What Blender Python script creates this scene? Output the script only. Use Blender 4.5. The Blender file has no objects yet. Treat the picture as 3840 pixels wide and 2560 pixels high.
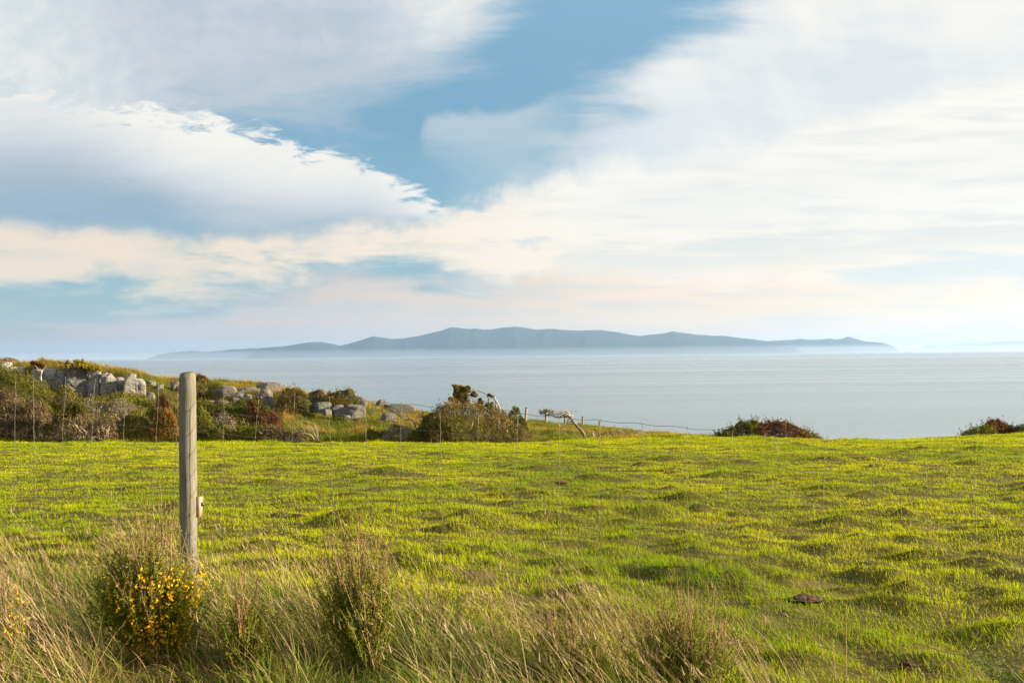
import bpy, math, random
import numpy as np
from mathutils import Matrix, Vector
random.seed(7); RNG = np.random.default_rng(7)
SC = bpy.context.scene
COL = SC.collection
R = math.radians
# ------------------------------------------------------------------ camera
W, H, F = 3840.0, 2560.0, 3733.0
PITCH, ROLL = 0.72, -0.565
cam_d = bpy.data.cameras.new('camera'); cam = bpy.data.objects.new('camera', cam_d); COL.objects.link(cam)
CR = Matrix.Rotation(R(90 + PITCH), 4, 'X') @ Matrix.Rotation(R(ROLL), 4, 'Z')
cam.matrix_world = CR
cam_d.sensor_width = 36.0; cam_d.lens = 36.0 * F / W
cam_d.clip_start = 0.05; cam_d.clip_end = 200000
cam_d.dof.use_dof = True; cam_d.dof.focus_distance = 45.0; cam_d.dof.aperture_fstop = 14.0
SC.camera = cam
CR3 = np.array(CR.to_3x3())

def P(px, py, Y):
    """photo pixel (3840 wide) at world depth Y -> world point (camera at the origin, ground 1.3 m below)"""
    d = CR3 @ np.array([(px - W / 2) / F, -(py - H / 2) / F, -1.0])
    return d * (Y / d[1])

# ------------------------------------------------------------------ colour management, sun
SC.view_settings.view_transform = 'Standard'; SC.view_settings.look = 'None'
SC.view_settings.gamma = 1.0; SC.view_settings.use_curve_mapping = False
EXPO = 1.75
SC.view_settings.exposure = EXPO
SC.cycles.max_bounces = 7; SC.cycles.diffuse_bounces = 3; SC.cycles.transmission_bounces = 4
SC.cycles.volume_bounces = 1; SC.cycles.transparent_max_bounces = 6
SC.cycles.use_denoising = True
SC.cycles.caustics_reflective = False; SC.cycles.caustics_refractive = False
SUN_EL, SUN_AZ = 14.0, 92.0          # degrees; azimuth clockwise from the view direction (+Y)
sd = Vector((math.sin(R(SUN_AZ)) * math.cos(R(SUN_EL)), math.cos(R(SUN_AZ)) * math.cos(R(SUN_EL)), math.sin(R(SUN_EL))))
sl = bpy.data.lights.new('sun', 'SUN'); sl.energy = 5.0; sl.angle = R(0.53); sl.color = (1.0, 0.83, 0.57)
sun = bpy.data.objects.new('sun', sl); COL.objects.link(sun); sun.rotation_euler = sd.to_track_quat('Z', 'Y').to_euler()
sun.location = (0, 0, 50)

def s2l(r, g, b):
    f = lambda c: (c / 255 / 12.92) if c / 255 <= 0.04045 else ((c / 255 + 0.055) / 1.055) ** 2.4
    return (f(r), f(g), f(b))

# ------------------------------------------------------------------ world: Nishita sky with layered clouds
class G:
    """small helper that writes node graphs as expressions"""
    def __init__(s, tree): s.t = tree; s.n = tree.nodes; s.l = tree.links
    def _in(s, sock, v):
        if isinstance(v, bpy.types.NodeSocket): s.l.new(v, sock)
        elif v is not None:
            if sock.type == 'RGBA' and len(v) == 3: v = (*v, 1)
            sock.default_value = v
    def m(s, op, a, b=None, c=None, clamp=False):
        n = s.n.new('ShaderNodeMath'); n.operation = op; n.use_clamp = clamp
        for i, v in enumerate((a, b, c)):
            if v is not None: s._in(n.inputs[i], v)
        return n.outputs[0]
    def add(s, a, b): return s.m('ADD', a, b)
    def sub(s, a, b): return s.m('SUBTRACT', a, b)
    def mul(s, a, b): return s.m('MULTIPLY', a, b)
    def sm(s, x, lo, hi):
        n = s.n.new('ShaderNodeMapRange'); n.interpolation_type = 'SMOOTHSTEP'
        s._in(n.inputs[0], x); n.inputs[1].default_value = lo; n.inputs[2].default_value = hi
        return n.outputs[0]
    def mix(s, f, a, b, mode='MIX'):
        n = s.n.new('ShaderNodeMix'); n.data_type = 'RGBA'; n.blend_type = mode
        s._in(n.inputs[0], f); s._in(n.inputs[6], a); s._in(n.inputs[7], b)
        return n.outputs[2]
    def curve(s, x, pts, hor=2352.0, ver=1568.0):
        n = s.n.new('ShaderNodeFloatCurve'); c = n.mapping.curves[0]
        # b is stored as (py+200)/2000 so that curves may leave the top of the range
        pts = [(p[0] / hor, (p[1] + 200) / 2000.0) for p in pts]
        pts = [(min(max(a, 0), 1), min(max(b, 0), 1)) for a, b in pts]
        c.points[0].location = pts[0]; c.points[1].location = pts[-1]
        for p in pts[1:-1]: c.points.new(*p)
        n.mapping.extend = 'HORIZONTAL'; n.mapping.update()
        s._in(n.inputs['Value'], x)
        return n.outputs[0]
    def noise(s, vec, scale, detail=4, rough=0.5, dist=0.0, lac=2.0):
        n = s.n.new('ShaderNodeTexNoise'); s._in(n.inputs['Vector'], vec)
        n.inputs['Scale'].default_value = scale; n.inputs['Detail'].default_value = detail
        n.inputs['Roughness'].default_value = rough; n.inputs['Distortion'].default_value = dist
        n.inputs['Lacunarity'].default_value = lac
        return n.outputs['Fac']
    def vec(s, x, y, z=0.0):
        n = s.n.new('ShaderNodeCombineXYZ'); s._in(n.inputs[0], x); s._in(n.inputs[1], y); s._in(n.inputs[2], z)
        return n.outputs[0]
    def mapping(s, v, rot=(0, 0, 0), scale=(1, 1, 1), loc=(0, 0, 0)):
        n = s.n.new('ShaderNodeMapping'); s._in(n.inputs[0], v)
        n.inputs['Rotation'].default_value = rot; n.inputs['Scale'].default_value = scale; n.inputs['Location'].default_value = loc
        return n.outputs[0]
    def ramp(s, x, stops):
        n = s.n.new('ShaderNodeValToRGB'); s._in(n.inputs[0], x); e = n.color_ramp.elements
        e[0].position, e[0].color = stops[0][0], (*stops[0][1], 1); e[1].position, e[1].color = stops[-1][0], (*stops[-1][1], 1)
        for p, c in stops[1:-1]:
            k = e.new(p); k.color = (*c, 1)
        return n.outputs[0]

world = bpy.data.worlds.new('World'); SC.world = world; world.use_nodes = True
wt = world.node_tree; wt.nodes.clear(); g = G(wt)
SKY_STRENGTH = 0.10
K = 1.0 / (2 ** EXPO)
def cc(r, gg, b):                      # colour as seen -> radiance at strength SKY_STRENGTH
    return tuple(v * K / SKY_STRENGTH for v in s2l(r, gg, b))
tc = wt.nodes.new('ShaderNodeTexCoord')
sp = wt.nodes.new('ShaderNodeSeparateXYZ'); wt.links.new(tc.outputs['Generated'], sp.inputs[0])
dx, dy, dz = sp.outputs
ay = g.m('MAXIMUM', g.m('ABSOLUTE', dy), 0.25)
a = g.add(0.5, g.mul(g.m('DIVIDE', dx, ay), 0.972))              # 0..1 over the field of view, azimuth
el = g.m('DIVIDE', dz, ay)
b = g.sub(g.sub(0.5183, g.mul(g.sub(a, 0.5), 0.01485)), g.mul(el, 1.458))
bb = g.m('DIVIDE', g.add(g.mul(b, 1568.0), 200.0), 2000.0)      # same scale as the curves
sky = wt.nodes.new('ShaderNodeTexSky'); sky.sky_type = 'NISHITA'; sky.sun_disc = False
sky.sun_elevation = R(SUN_EL); sky.sun_rotation = R(SUN_AZ); sky.altitude = 50; sky.air_density = 1.0; sky.dust_density = 1.5; sky.ozone_density = 1.5
base = sky.outputs[0]
# nudge of the clear air towards the photograph's soft teal blue
base = g.mix(0.85, base, g.ramp(b, [(0.0, cc(124, 170, 198)), (0.18, cc(102, 155, 183)), (0.30, cc(112, 163, 187)), (0.42, cc(118, 166, 186)), (0.50, cc(155, 172, 182))]))
asp = 1.5
uv = g.vec(g.mul(a, asp), b)
big = g.noise(uv, 2.2, 5, 0.55, 0.6)
wisp = g.noise(g.mapping(uv, rot=(0, 0, R(38)), scale=(1.0, 4.5, 1.0)), 3.2, 9, 0.60, 0.3)      # streaks rising to the right
fine = g.noise(uv, 26.0, 6, 0.62, 0.4)
mid = g.noise(uv, 9.0, 7, 0.62, 0.8)
low = g.noise(g.mapping(uv, rot=(0, 0, R(9)), scale=(1.0, 4.5, 1.0), loc=(3, 1, 0)), 4.5, 8, 0.6, 0.45)   # flat streaks near the horizon
low2 = g.noise(g.mapping(uv, rot=(0, 0, R(5)), scale=(1.0, 9.0, 1.0), loc=(7, 2, 0)), 5.0, 8, 0.6, 0.3)
strk = g.noise(g.mapping(uv, rot=(0, 0, R(-14)), scale=(1.0, 3.2, 1.0), loc=(2, 5, 0)), 16.0, 8, 0.66, 0.5)   # wind-torn edge, drawn out to the right
def cen(n): return g.sub(n, 0.5)
def below(pts, soft, noises=()):
    """1 below the edge (towards the horizon), soft in px"""
    d = g.sub(bb, g.curve(a, pts))
    for n, amp in noises: d = g.add(d, g.mul(cen(n), amp / 1000.0))
    return g.sm(d, -soft / 2000.0, soft / 2000.0)
def above(pts, soft, noises=()): return g.sub(1.0, below(pts, soft, noises))
col = base
# top-left veil of cirrus
m1 = above([(0, 420), (300, 330), (500, 270), (650, 262), (800, 228), (950, 172), (1050, 110), (1150, 30), (1250, -60), (1400, -190), (2352, -190)], 120, [(wisp, 300), (fine, 24)])
veil = g.mix(g.sm(g.add(big, g.mul(cen(wisp), 0.9)), 0.46, 0.80), cc(203, 210, 216), cc(244, 243, 240))
white_l = g.add(g.sub(1.0, g.sm(g.add(g.add(a, g.mul(cen(wisp), 0.28)), g.mul(g.sub(0.17, b), 0.35)), 0.02, 0.24)), g.mul(g.sm(a, 0.33, 0.44), g.sub(1.0, g.sm(b, 0.03, 0.13))))
veil = g.mix(g.m('MULTIPLY', white_l, 0.85, clamp=True), veil, cc(249, 246, 239))
col = g.mix(g.mul(m1, g.add(0.66, g.mul(g.sm(g.add(g.mul(wisp, 0.6), g.mul(fine, 0.4)), 0.36, 0.60), 0.30))), col, veil)
# right-hand high sheet
m4 = below([(0, 1800), (850, 1500), (960, 560), (1050, 430), (1200, 350), (1350, 275), (1450, 205), (1550, 115), (1650, 25), (1760, -80), (1900, -190), (2352, -190)], 110, [(wisp, 200), (big, 160), (fine, 25)])
sheet = g.mix(g.sm(g.add(big, g.mul(cen(wisp), 0.5)), 0.36, 0.62), cc(226, 231, 234), cc(251, 248, 241))
m4o = g.mul(m4, g.mul(g.sm(a, 0.40, 0.66), 0.96))
col = g.mix(m4o, col, sheet)
# hooked wisp in the blue gap
h1 = below([(0, 330), (950, 330), (975, 290), (1010, 268), (1060, 262), (1160, 256), (1250, 232), (1340, 200), (1500, 170), (2352, 150)], 16, [(fine, 22), (mid, 20)])
h2 = above([(0, 300), (950, 300), (1000, 345), (1100, 365), (1200, 320), (1300, 270), (1400, 220), (2352, 160)], 85, [(wisp, 120)])
h3 = g.mul(g.sm(a, 0.408, 0.418), g.sub(1.0, g.sm(a, 0.5, 0.60)))
col = g.mix(g.mul(g.mul(g.mul(h1, h2), h3), 0.55), col, cc(214, 222, 226))
# broad white band and cream band (left low + whole right)
m3u = below([(0, 500), (200, 522), (400, 540), (600, 530), (800, 528), (950, 505), (1030, 492), (1150, 458), (1250, 436), (1330, 395), (1450, 372), (1600, 350), (1750, 330), (1900, 290), (2000, 262), (2200, 205), (2352, 175)], 34, [(mid, 70), (fine, 22), (big, 60)])
m3l = above([(0, 662), (100, 655), (220, 628), (300, 634), (420, 640), (600, 645), (720, 655), (800, 628), (880, 600), (960, 590), (1060, 622), (1180, 640), (1300, 700), (1500, 850), (2352, 1000)], 40, [(low, 150), (fine, 14), (mid, 40)])
hole = g.sub(1.0, g.mul(g.sm(low, 0.53, 0.66), g.sub(1.0, g.sm(a, 0.5, 0.62))))
cream = g.mix(g.sm(a, 0.12, 0.62), cc(248, 230, 204), cc(266, 250, 228))
cream = g.mix(g.mul(g.sm(g.sub(0.42, b), 0.0, 0.12), g.sm(a, 0.4, 0.6)), cream, cc(254, 250, 242))
cream = g.mix(g.mul(g.sm(low2, 0.45, 0.72), 0.40), cream, cc(206, 213, 216))
col = g.mix(g.mul(g.mul(m3u, m3l), g.add(0.30, g.mul(hole, 0.66))), col, cream)
# grey undersides on the right
u1 = g.mul(below([(0, 800), (1150, 800), (1300, 590), (1500, 568), (1700, 555), (1900, 540), (2352, 505)], 30, [(low2, 90)]), above([(0, 500), (1100, 560), (1300, 612), (1500, 622), (1700, 608), (1900, 590), (2352, 550)], 40, [(low2, 70)]))
col = g.mix(g.mul(u1, 0.75), col, cc(228, 231, 228))
u2 = g.mul(below([(0, 900), (1650, 700), (1850, 660), (2000, 618), (2150, 596), (2352, 588)], 18, [(low2, 60)]), above([(0, 560), (1700, 600), (1900, 640), (2050, 668), (2200, 668), (2352, 655)], 24, [(low2, 60)]))
col = g.mix(g.mul(u2, 0.8), col, cc(226, 236, 237))
u3 = g.mul(below([(0, 900), (1350, 470), (1500, 400), (1700, 385), (1900, 372), (2352, 340)], 70, [(big, 160)]), above([(0, 300), (1400, 470), (1600, 480), (1800, 455), (2000, 430), (2352, 400)], 70, [(big, 120)]))
col = g.mix(g.mul(u3, 0.45), col, cc(236, 236, 233))
u4 = g.mul(below([(0, 600), (1250, 600), (1350, 280), (1500, 240), (1700, 215), (1900, 190), (2352, 90)], 80, [(wisp, 160)]), above([(0, -100), (1300, 300), (1450, 345), (1600, 335), (1800, 290), (2000, 235), (2352, 150)], 60, [(wisp, 120), (mid, 30)]))
col = g.mix(g.mul(u4, 0.60), col, cc(226, 232, 236))
# the large crisp cloud on the left, lit along its upper edge and shaded beneath
edge = [(0, 215), (150, 240), (300, 256), (400, 262), (480, 272), (560, 298), (640, 322), (700, 345), (780, 362), (850, 386), (880, 410), (930, 428), (975, 444), (1000, 468), (1035, 494), (1080, 560), (1200, 900), (2352, 1790)]
m2 = g.mul(below(edge, 20, [(strk, 110), (mid, 26)]), above([(0, 512), (200, 524), (400, 532), (600, 530), (750, 524), (860, 510), (950, 502), (1035, 497), (1100, 470), (2352, 100)], 24, [(mid, 26), (low, 40)]))
shade = below([(0, 285), (120, 292), (220, 322), (330, 368), (450, 422), (550, 450), (650, 462), (750, 466), (830, 470), (890, 492), (950, 530), (1050, 640), (2352, 900)], 130, [(low, 50)])
shcol = g.mix(g.sm(g.add(b, g.mul(cen(low), 0.12)), 0.22, 0.33), cc(178, 194, 207), cc(152, 178, 198))
lit = g.mix(g.mul(g.sm(mid, 0.45, 0.75), 0.35), cc(253, 249, 241), cc(228, 231, 232))
m2c = g.mix(shade, lit, shcol)
col = g.mix(g.mul(m2, 0.97), col, m2c)
# low pink wisps over the sea
m6 = below([(0, 770), (150, 752), (300, 742), (400, 722), (500, 700), (560, 680), (620, 688), (700, 672), (800, 655), (950, 650), (1100, 650), (1300, 640), (1500, 640), (2352, 660)], 34, [(low, 110), (mid, 46), (fine, 20)])
pink = g.ramp(a, [(0.0, cc(206, 190, 182)), (0.35, cc(234, 212, 196)), (0.6, cc(260, 230, 198)), (1.0, cc(272, 250, 222))])
pink = g.mix(g.mul(g.sm(low2, 0.40, 0.68), 0.55), pink, g.ramp(a, [(0.0, cc(186, 200, 206)), (0.5, cc(214, 217, 217)), (1.0, cc(240, 242, 238))]))
col = g.mix(g.mul(m6, 0.88), col, pink)
w1 = g.mul(g.mul(g.sm(low2, 0.56, 0.66), g.sm(b, 0.425, 0.45)), g.sub(1.0, g.sm(a, 0.25, 0.34)))
col = g.mix(g.mul(w1, 0.5), col, cc(212, 214, 212))
# thickening of the air at the horizon
hz = g.ramp(a, [(0.0, cc(172, 140, 118)), (0.3, cc(214, 180, 156)), (0.6, cc(256, 214, 176)), (0.85, cc(272, 228, 188)), (1.0, cc(276, 234, 196))])
col = g.mix(g.mul(g.sm(b, 0.47, 0.522), 0.85), col, hz)
bg = wt.nodes.new('ShaderNodeBackground'); bg.inputs['Strength'].default_value = SKY_STRENGTH
wt.links.new(col, bg.inputs['Color'])
wo = wt.nodes.new('ShaderNodeOutputWorld'); wt.links.new(bg.outputs[0], wo.inputs[0])

# ------------------------------------------------------------------ noise, mesh and tag helpers
TB = RNG.random((256, 256))
def vn(x, y, s=0):
    x = np.asarray(x, float) + s * 17.31; y = np.asarray(y, float) + s * 9.17
    xi = np.floor(x).astype(int); yi = np.floor(y).astype(int); fx = x - xi; fy = y - yi
    fx = fx * fx * (3 - 2 * fx); fy = fy * fy * (3 - 2 * fy)
    A = TB[xi & 255, yi & 255]; B = TB[(xi + 1) & 255, yi & 255]; C = TB[xi & 255, (yi + 1) & 255]; D = TB[(xi + 1) & 255, (yi + 1) & 255]
    return (A * (1 - fx) + B * fx) * (1 - fy) + (C * (1 - fx) + D * fx) * fy
def fbm(x, y, o=4, s=0):
    r = 0; am = 0.5; t = 0
    for k in range(o):
        r = r + am * vn(x * 2 ** k, y * 2 ** k, s + k); t += am; am *= 0.5
    return r / t
def vn3(p, sc, s=0):
    x, y, z = p[:, 0] * sc, p[:, 1] * sc, p[:, 2] * sc
    z = z + 1000; zi = np.floor(z); f = z - zi; f = f * f * (3 - 2 * f)
    return vn(x + zi * 7.7, y + zi * 3.3, s) * (1 - f) + vn(x + (zi + 1) * 7.7, y + (zi + 1) * 3.3, s) * f

def tag(o, label=None, cat=None, group=None, kind=None):
    if label: o['label'] = label
    if cat: o['category'] = cat
    if group: o['group'] = group
    if kind: o['kind'] = kind
    return o
def empty(name, loc):
    o = bpy.data.objects.new(name, None); COL.objects.link(o); o.location = Vector(loc); o.empty_display_size = 0.2
    return o
def mesh(name, V, faces, mat, parent=None, col=None, smooth=False, origin=None):
    """V (n,3) world; faces = list of (m,k) int arrays"""
    V = np.asarray(V, float)
    if parent is not None: o0 = np.array(parent.location)
    elif origin is not None: o0 = np.array(origin, float)
    else: o0 = np.zeros(3)
    me = bpy.data.meshes.new(name)
    faces = [np.asarray(f, np.int32) for f in faces if len(f)]
    loops = np.concatenate([f.ravel() for f in faces]); tot = np.concatenate([np.full(len(f), f.shape[1], np.int32) for f in faces])
    me.vertices.add(len(V)); me.vertices.foreach_set('co', (V - o0).astype(np.float32).ravel())
    me.loops.add(len(loops)); me.loops.foreach_set('vertex_index', loops)
    me.polygons.add(len(tot)); st = np.concatenate([[0], np.cumsum(tot)[:-1]]).astype(np.int32)
    me.polygons.foreach_set('loop_start', st); me.polygons.foreach_set('loop_total', tot)
    if smooth: me.polygons.foreach_set('use_smooth', np.ones(len(tot), bool))
    if col is not None:
        at = me.attributes.new('col', 'FLOAT_COLOR', 'POINT')
        c = np.ones((len(V), 4), np.float32); c[:, :3] = col; at.data.foreach_set('color', c.ravel())
    me.update(calc_edges=True)
    if mat is not None: me.materials.append(mat)
    o = bpy.data.objects.new(name, me); COL.objects.link(o)
    if parent is not None: o.parent = parent
    else: o.location = Vector(o0)
    return o

class Acc:
    """collects pieces of one mesh"""
    def __init__(s): s.V = []; s.F = {}; s.C = []; s.n = 0
    def put(s, V, F, col=(1, 1, 1)):
        V = np.asarray(V, float); s.V.append(V)
        for f in (F if isinstance(F, list) else [F]):
            f = np.asarray(f); s.F.setdefault(f.shape[1], []).append(f + s.n)
        c = np.empty((len(V), 3)); c[:] = col; s.C.append(c); s.n += len(V)
    def build(s, name, mat, parent=None, smooth=False, origin=None):
        return mesh(name, np.concatenate(s.V), [np.concatenate(v) for v in s.F.values()], mat, parent, np.concatenate(s.C), smooth, origin)
    def tube(s, pts, rad, sides=6, col=(1, 1, 1), caps=True):
        pts = np.asarray(pts, float); n = len(pts); rad = np.broadcast_to(np.asarray(rad, float), (n,))
        t = np.gradient(pts, axis=0); t /= np.linalg.norm(t, axis=1)[:, None] + 1e-12
        up = np.array([0, 0, 1.0]) if abs(t[0][2]) < 0.9 else np.array([1.0, 0, 0])
        rings = []
        for i in range(n):
            x = np.cross(t[i], up); x /= np.linalg.norm(x) + 1e-12; y = np.cross(t[i], x); up = -y if False else up
            an = np.arange(sides) * 2 * math.pi / sides
            rings.append(pts[i] + rad[i] * (np.cos(an)[:, None] * x + np.sin(an)[:, None] * y))
        V = np.concatenate(rings); k = np.arange(sides); k2 = (k + 1) % sides; Fq = []
        for i in range(n - 1):
            Fq.append(np.stack([i * sides + k, i * sides + k2, (i + 1) * sides + k2, (i + 1) * sides + k], 1))
        fs = [np.concatenate(Fq)]
        if caps: fs += [k[::-1][None, :], ((n - 1) * sides + k)[None, :]]
        s.put(V, fs, col)

# ------------------------------------------------------------------ materials
def new_mat(name):
    m = bpy.data.materials.new(name); m.use_nodes = True; m.node_tree.nodes.clear(); return m, G(m.node_tree)
def out(gg, sh, disp=None):
    o = gg.n.new('ShaderNodeOutputMaterial'); gg.l.new(sh, o.inputs[0]); return o
def prin(gg, col, rough=0.8, spec=0.3, normal=None):
    p = gg.n.new('ShaderNodeBsdfPrincipled'); gg._in(p.inputs['Base Color'], col); gg._in(p.inputs['Roughness'], rough)
    p.inputs['Specular IOR Level'].default_value = spec
    if normal is not None: gg.l.new(normal, p.inputs['Normal'])
    return p.outputs[0]
def bump(gg, h, strength=0.5, dist=0.05):
    n = gg.n.new('ShaderNodeBump'); gg._in(n.inputs['Height'], h); n.inputs['Strength'].default_value = strength; n.inputs['Distance'].default_value = dist
    return n.outputs[0]
def attr(gg, name='col'):
    n = gg.n.new('ShaderNodeAttribute'); n.attribute_name = name; return n.outputs['Color']
def foliage_mat(name, trans=0.4, rough=0.55, spec=0.25):
    m, gg = new_mat(name); c = attr(gg); tr = gg.n.new('ShaderNodeBsdfTranslucent')
    gg._in(tr.inputs[0], gg.mix(1.0, c, (1.0, 1.0, 0.6), 'MULTIPLY'))
    mx = gg.n.new('ShaderNodeMixShader'); mx.inputs[0].default_value = trans
    gg.l.new(prin(gg, c, rough, spec), mx.inputs[1]); gg.l.new(tr.outputs[0], mx.inputs[2]); out(gg, mx.outputs[0]); return m
M_GRASS = foliage_mat('grass_blade', 0.45, 0.6, 0.04)
M_DRY = foliage_mat('dry_grass', 0.3, 0.6, 0.2)
M_LEAF = foliage_mat('leaf', 0.25, 0.6, 0.15)
M_PETAL = foliage_mat('petal', 0.35, 0.6, 0.1)
def simple_attr(name, rough=0.85, spec=0.2, nscale=30, amt=0.35, bs=0.4, bd=0.01):
    m, gg = new_mat(name); t = gg.n.new('ShaderNodeTexCoord').outputs['Object']
    n = gg.noise(t, nscale, 5, 0.6); c = gg.mix(1.0, attr(gg), gg.ramp(n, [(0.25, (1 - amt,) * 3), (0.75, (1 + amt,) * 3)]), 'MULTIPLY')
    out(gg, prin(gg, c, rough, spec, bump(gg, n, bs, bd))); return m
M_BARK = simple_attr('bark', 0.9, 0.15, 22, 0.4)
M_WIRE = simple_attr('galvanised_wire', 0.45, 0.5, 60, 0.2, 0.1, 0.001)
M_WIRE.node_tree.nodes['Principled BSDF'].inputs['Metallic'].default_value = 0.35
M_PLASTIC = simple_attr('black_plastic', 0.4, 0.5, 60, 0.1, 0.1, 0.001)
M_EARTH = simple_attr('earth', 0.95, 0.1, 40, 0.4, 0.8, 0.02)

m_ground, gg = new_mat('ground')
t = gg.n.new('ShaderNodeTexCoord').outputs['Object']
n1 = gg.noise(t, 1.3, 6, 0.6); n2 = gg.noise(t, 9.0, 6, 0.65)
c = gg.mix(gg.sm(n2, 0.35, 0.7), (0.052, 0.050, 0.009), (0.11, 0.092, 0.018))
c = gg.mix(gg.sm(n1, 0.55, 0.75), c, (0.14, 0.10, 0.045))
out(gg, prin(gg, c, 0.95, 0.1, bump(gg, n2, 0.6, 0.05)))
M_GROUND = m_ground

m_rock, gg = new_mat('rock')
t = gg.n.new('ShaderNodeTexCoord').outputs['Object']
n1 = gg.noise(t, 1.1, 6, 0.6); n2 = gg.noise(t, 5.0, 8, 0.68); n3 = gg.noise(gg.mapping(t, rot=(0.1, 0.15, 0), scale=(1, 1, 6)), 2.2, 6, 0.6)
c = gg.mix(gg.sm(n2, 0.3, 0.72), (0.12, 0.115, 0.107), (0.30, 0.288, 0.26))
c = gg.mix(gg.mul(gg.sm(n1, 0.52, 0.7), 0.5), c, (0.30, 0.22, 0.12))
c = gg.mix(gg.mul(gg.sm(n3, 0.58, 0.66), 0.65), c, (0.07, 0.068, 0.062))
vo = gg.n.new('ShaderNodeTexVoronoi'); vo.inputs['Scale'].default_value = 7.0; gg.l.new(t, vo.inputs['Vector'])
c = gg.mix(gg.mul(gg.sub(1.0, gg.sm(vo.outputs['Distance'], 0.10, 0.2)), gg.sm(n2, 0.48, 0.55)), c, (0.55, 0.55, 0.50))
c = gg.mix(1.0, c, attr(gg), 'MULTIPLY')
out(gg, prin(gg, c, 0.9, 0.2, bump(gg, gg.add(gg.mul(n2, 0.6), gg.mul(n3, 0.8)), 0.9, 0.12)))
M_ROCK = m_rock

m_post, gg = new_mat('weathered_wood')
t = gg.n.new('ShaderNodeTexCoord').outputs['Object']
gr = gg.noise(gg.mapping(t, scale=(1, 1, 0.035)), 190, 5, 0.6, 0.3); st = gg.noise(gg.mapping(t, scale=(1, 1, 0.12)), 26, 5, 0.6, 0.5)
bl = gg.noise(t, 11, 5, 0.6); ck = gg.noise(gg.mapping(t, scale=(1, 1, 0.02)), 70, 4, 0.5, 0.5)
c = gg.mix(gg.sm(gr, 0.3, 0.72), (0.115, 0.106, 0.085), (0.215, 0.20, 0.16))
c = gg.mix(gg.mul(gg.sm(st, 0.46, 0.66), 0.6), c, (0.10, 0.095, 0.07))
sz = gg.n.new('ShaderNodeSeparateXYZ'); gg.l.new(t, sz.inputs[0])
c = gg.mix(gg.mul(gg.mul(gg.sm(bl, 0.48, 0.66), gg.add(0.12, gg.sm(sz.outputs[2], 0.45, 1.3))), 0.65), c, (0.15, 0.155, 0.055))
c = gg.mix(gg.mul(gg.sm(gg.add(bl, gg.mul(gg.sub(sz.outputs[2], 1.25), 0.9)), 0.35, 0.6), 0.6), c, (0.10, 0.10, 0.055))
c = gg.mix(gg.mul(gg.sm(ck, 0.655, 0.69), 0.8), c, (0.06, 0.045, 0.03))
out(gg, prin(gg, c, 0.85, 0.2, bump(gg, gg.add(gr, gg.mul(gg.sm(ck, 0.68, 0.64), 2.0)), 0.5, 0.004)))
M_POST = m_post

m_sea, gg = new_mat('sea_water')
t = gg.n.new('ShaderNodeTexCoord').outputs['Object']
w1 = gg.noise(gg.mapping(t, rot=(0, 0, 0.15), scale=(0.35, 1, 1)), 0.12, 6, 0.6, 0.3)
w2 = gg.noise(gg.mapping(t, rot=(0, 0, -0.1), scale=(0.22, 1, 1)), 0.016, 5, 0.6, 0.5)
w3 = gg.noise(gg.mapping(t, rot=(0, 0, -0.06), scale=(0.10, 1, 1)), 0.0022, 5, 0.55, 0.8)
nb = gg.n.new('ShaderNodeBump'); nb.inputs['Strength'].default_value = 0.22; nb.inputs['Distance'].default_value = 3.0; gg.l.new(w1, nb.inputs['Height'])
nb2 = gg.n.new('ShaderNodeBump'); nb2.inputs['Strength'].default_value = 0.10; nb2.inputs['Distance'].default_value = 8.0; gg.l.new(w2, nb2.inputs['Height']); gg.l.new(nb.outputs[0], nb2.inputs['Normal'])
c = gg.mix(gg.sm(w3, 0.4, 0.65), (0.105, 0.165, 0.205), (0.150, 0.205, 0.235))
out(gg, prin(gg, c, gg.add(0.15, gg.mul(gg.sm(w3, 0.35, 0.65), 0.14)), 0.9, nb2.outputs[0]))
M_SEA = m_sea

m_hill, gg = new_mat('far_forest')
t = gg.n.new('ShaderNodeTexCoord').outputs['Object']
n1 = gg.noise(t, 0.0016, 7, 0.65)
out(gg, prin(gg, gg.mix(gg.sm(n1, 0.4, 0.65), (0.014, 0.026, 0.032), (0.020, 0.034, 0.038)), 0.95, 0.1))
M_HILL = m_hill

# ------------------------------------------------------------------ terrain
cpx = np.array([-800, 0, 250, 400, 600, 800, 1000, 1200, 1400, 1600, 1800, 2000, 2200, 2400, 2550, 2700, 3086, 3347, 3624, 3840, 4600.])
cpe = np.array([1665, 1660, 1660, 1660, 1660, 1662, 1662, 1662, 1660, 1662, 1662, 1657, 1650, 1644, 1640, 1638, 1647, 1645, 1634, 1627, 1622.])
cpm = np.array([1445, 1445, 1480, 1492, 1482, 1548, 1548, 1562, 1572, 1592, 1602, 1608, 1618, 1630, 1640, 1680, 1740, 1740, 1740, 1740, 1740.])
cyc = np.array([84, 84, 84, 84, 84, 84, 86, 86, 86, 88, 88, 92, 100, 104, 104, 104, 104, 104, 104, 104, 104.])
cpc = np.array([1350, 1355, 1366, 1386, 1414, 1428, 1444, 1480, 1514, 1548, 1565, 1583, 1595, 1616, 1632, 1720, 1800, 1800, 1800, 1800, 1800.])
zof = lambda px, py, Y: np.array([P(p_, q_, y_)[2] for p_, q_, y_ in zip(px, py, np.broadcast_to(Y, px.shape))])
cv = (cpx - W / 2) / F
ze = zof(cpx, cpe, 60.0); zm = zof(cpx, cpm, 76.0); zc = zof(cpx, cpc, cyc)
vg = np.linspace(-0.75, 0.75, 301)
def smooth(arr, k=5):
    w = np.hanning(2 * k + 3)[1:-1]; w /= w.sum(); return np.convolve(np.pad(arr, len(w) // 2, 'edge'), w, 'valid')
ZE, ZM, ZC, YC = [smooth(np.interp(vg, cv, q)) for q in (ze, zm, zc, cyc)]
FX = np.array([-1.96, 2.47]); FY = np.array([6.0, 4.8])
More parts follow.
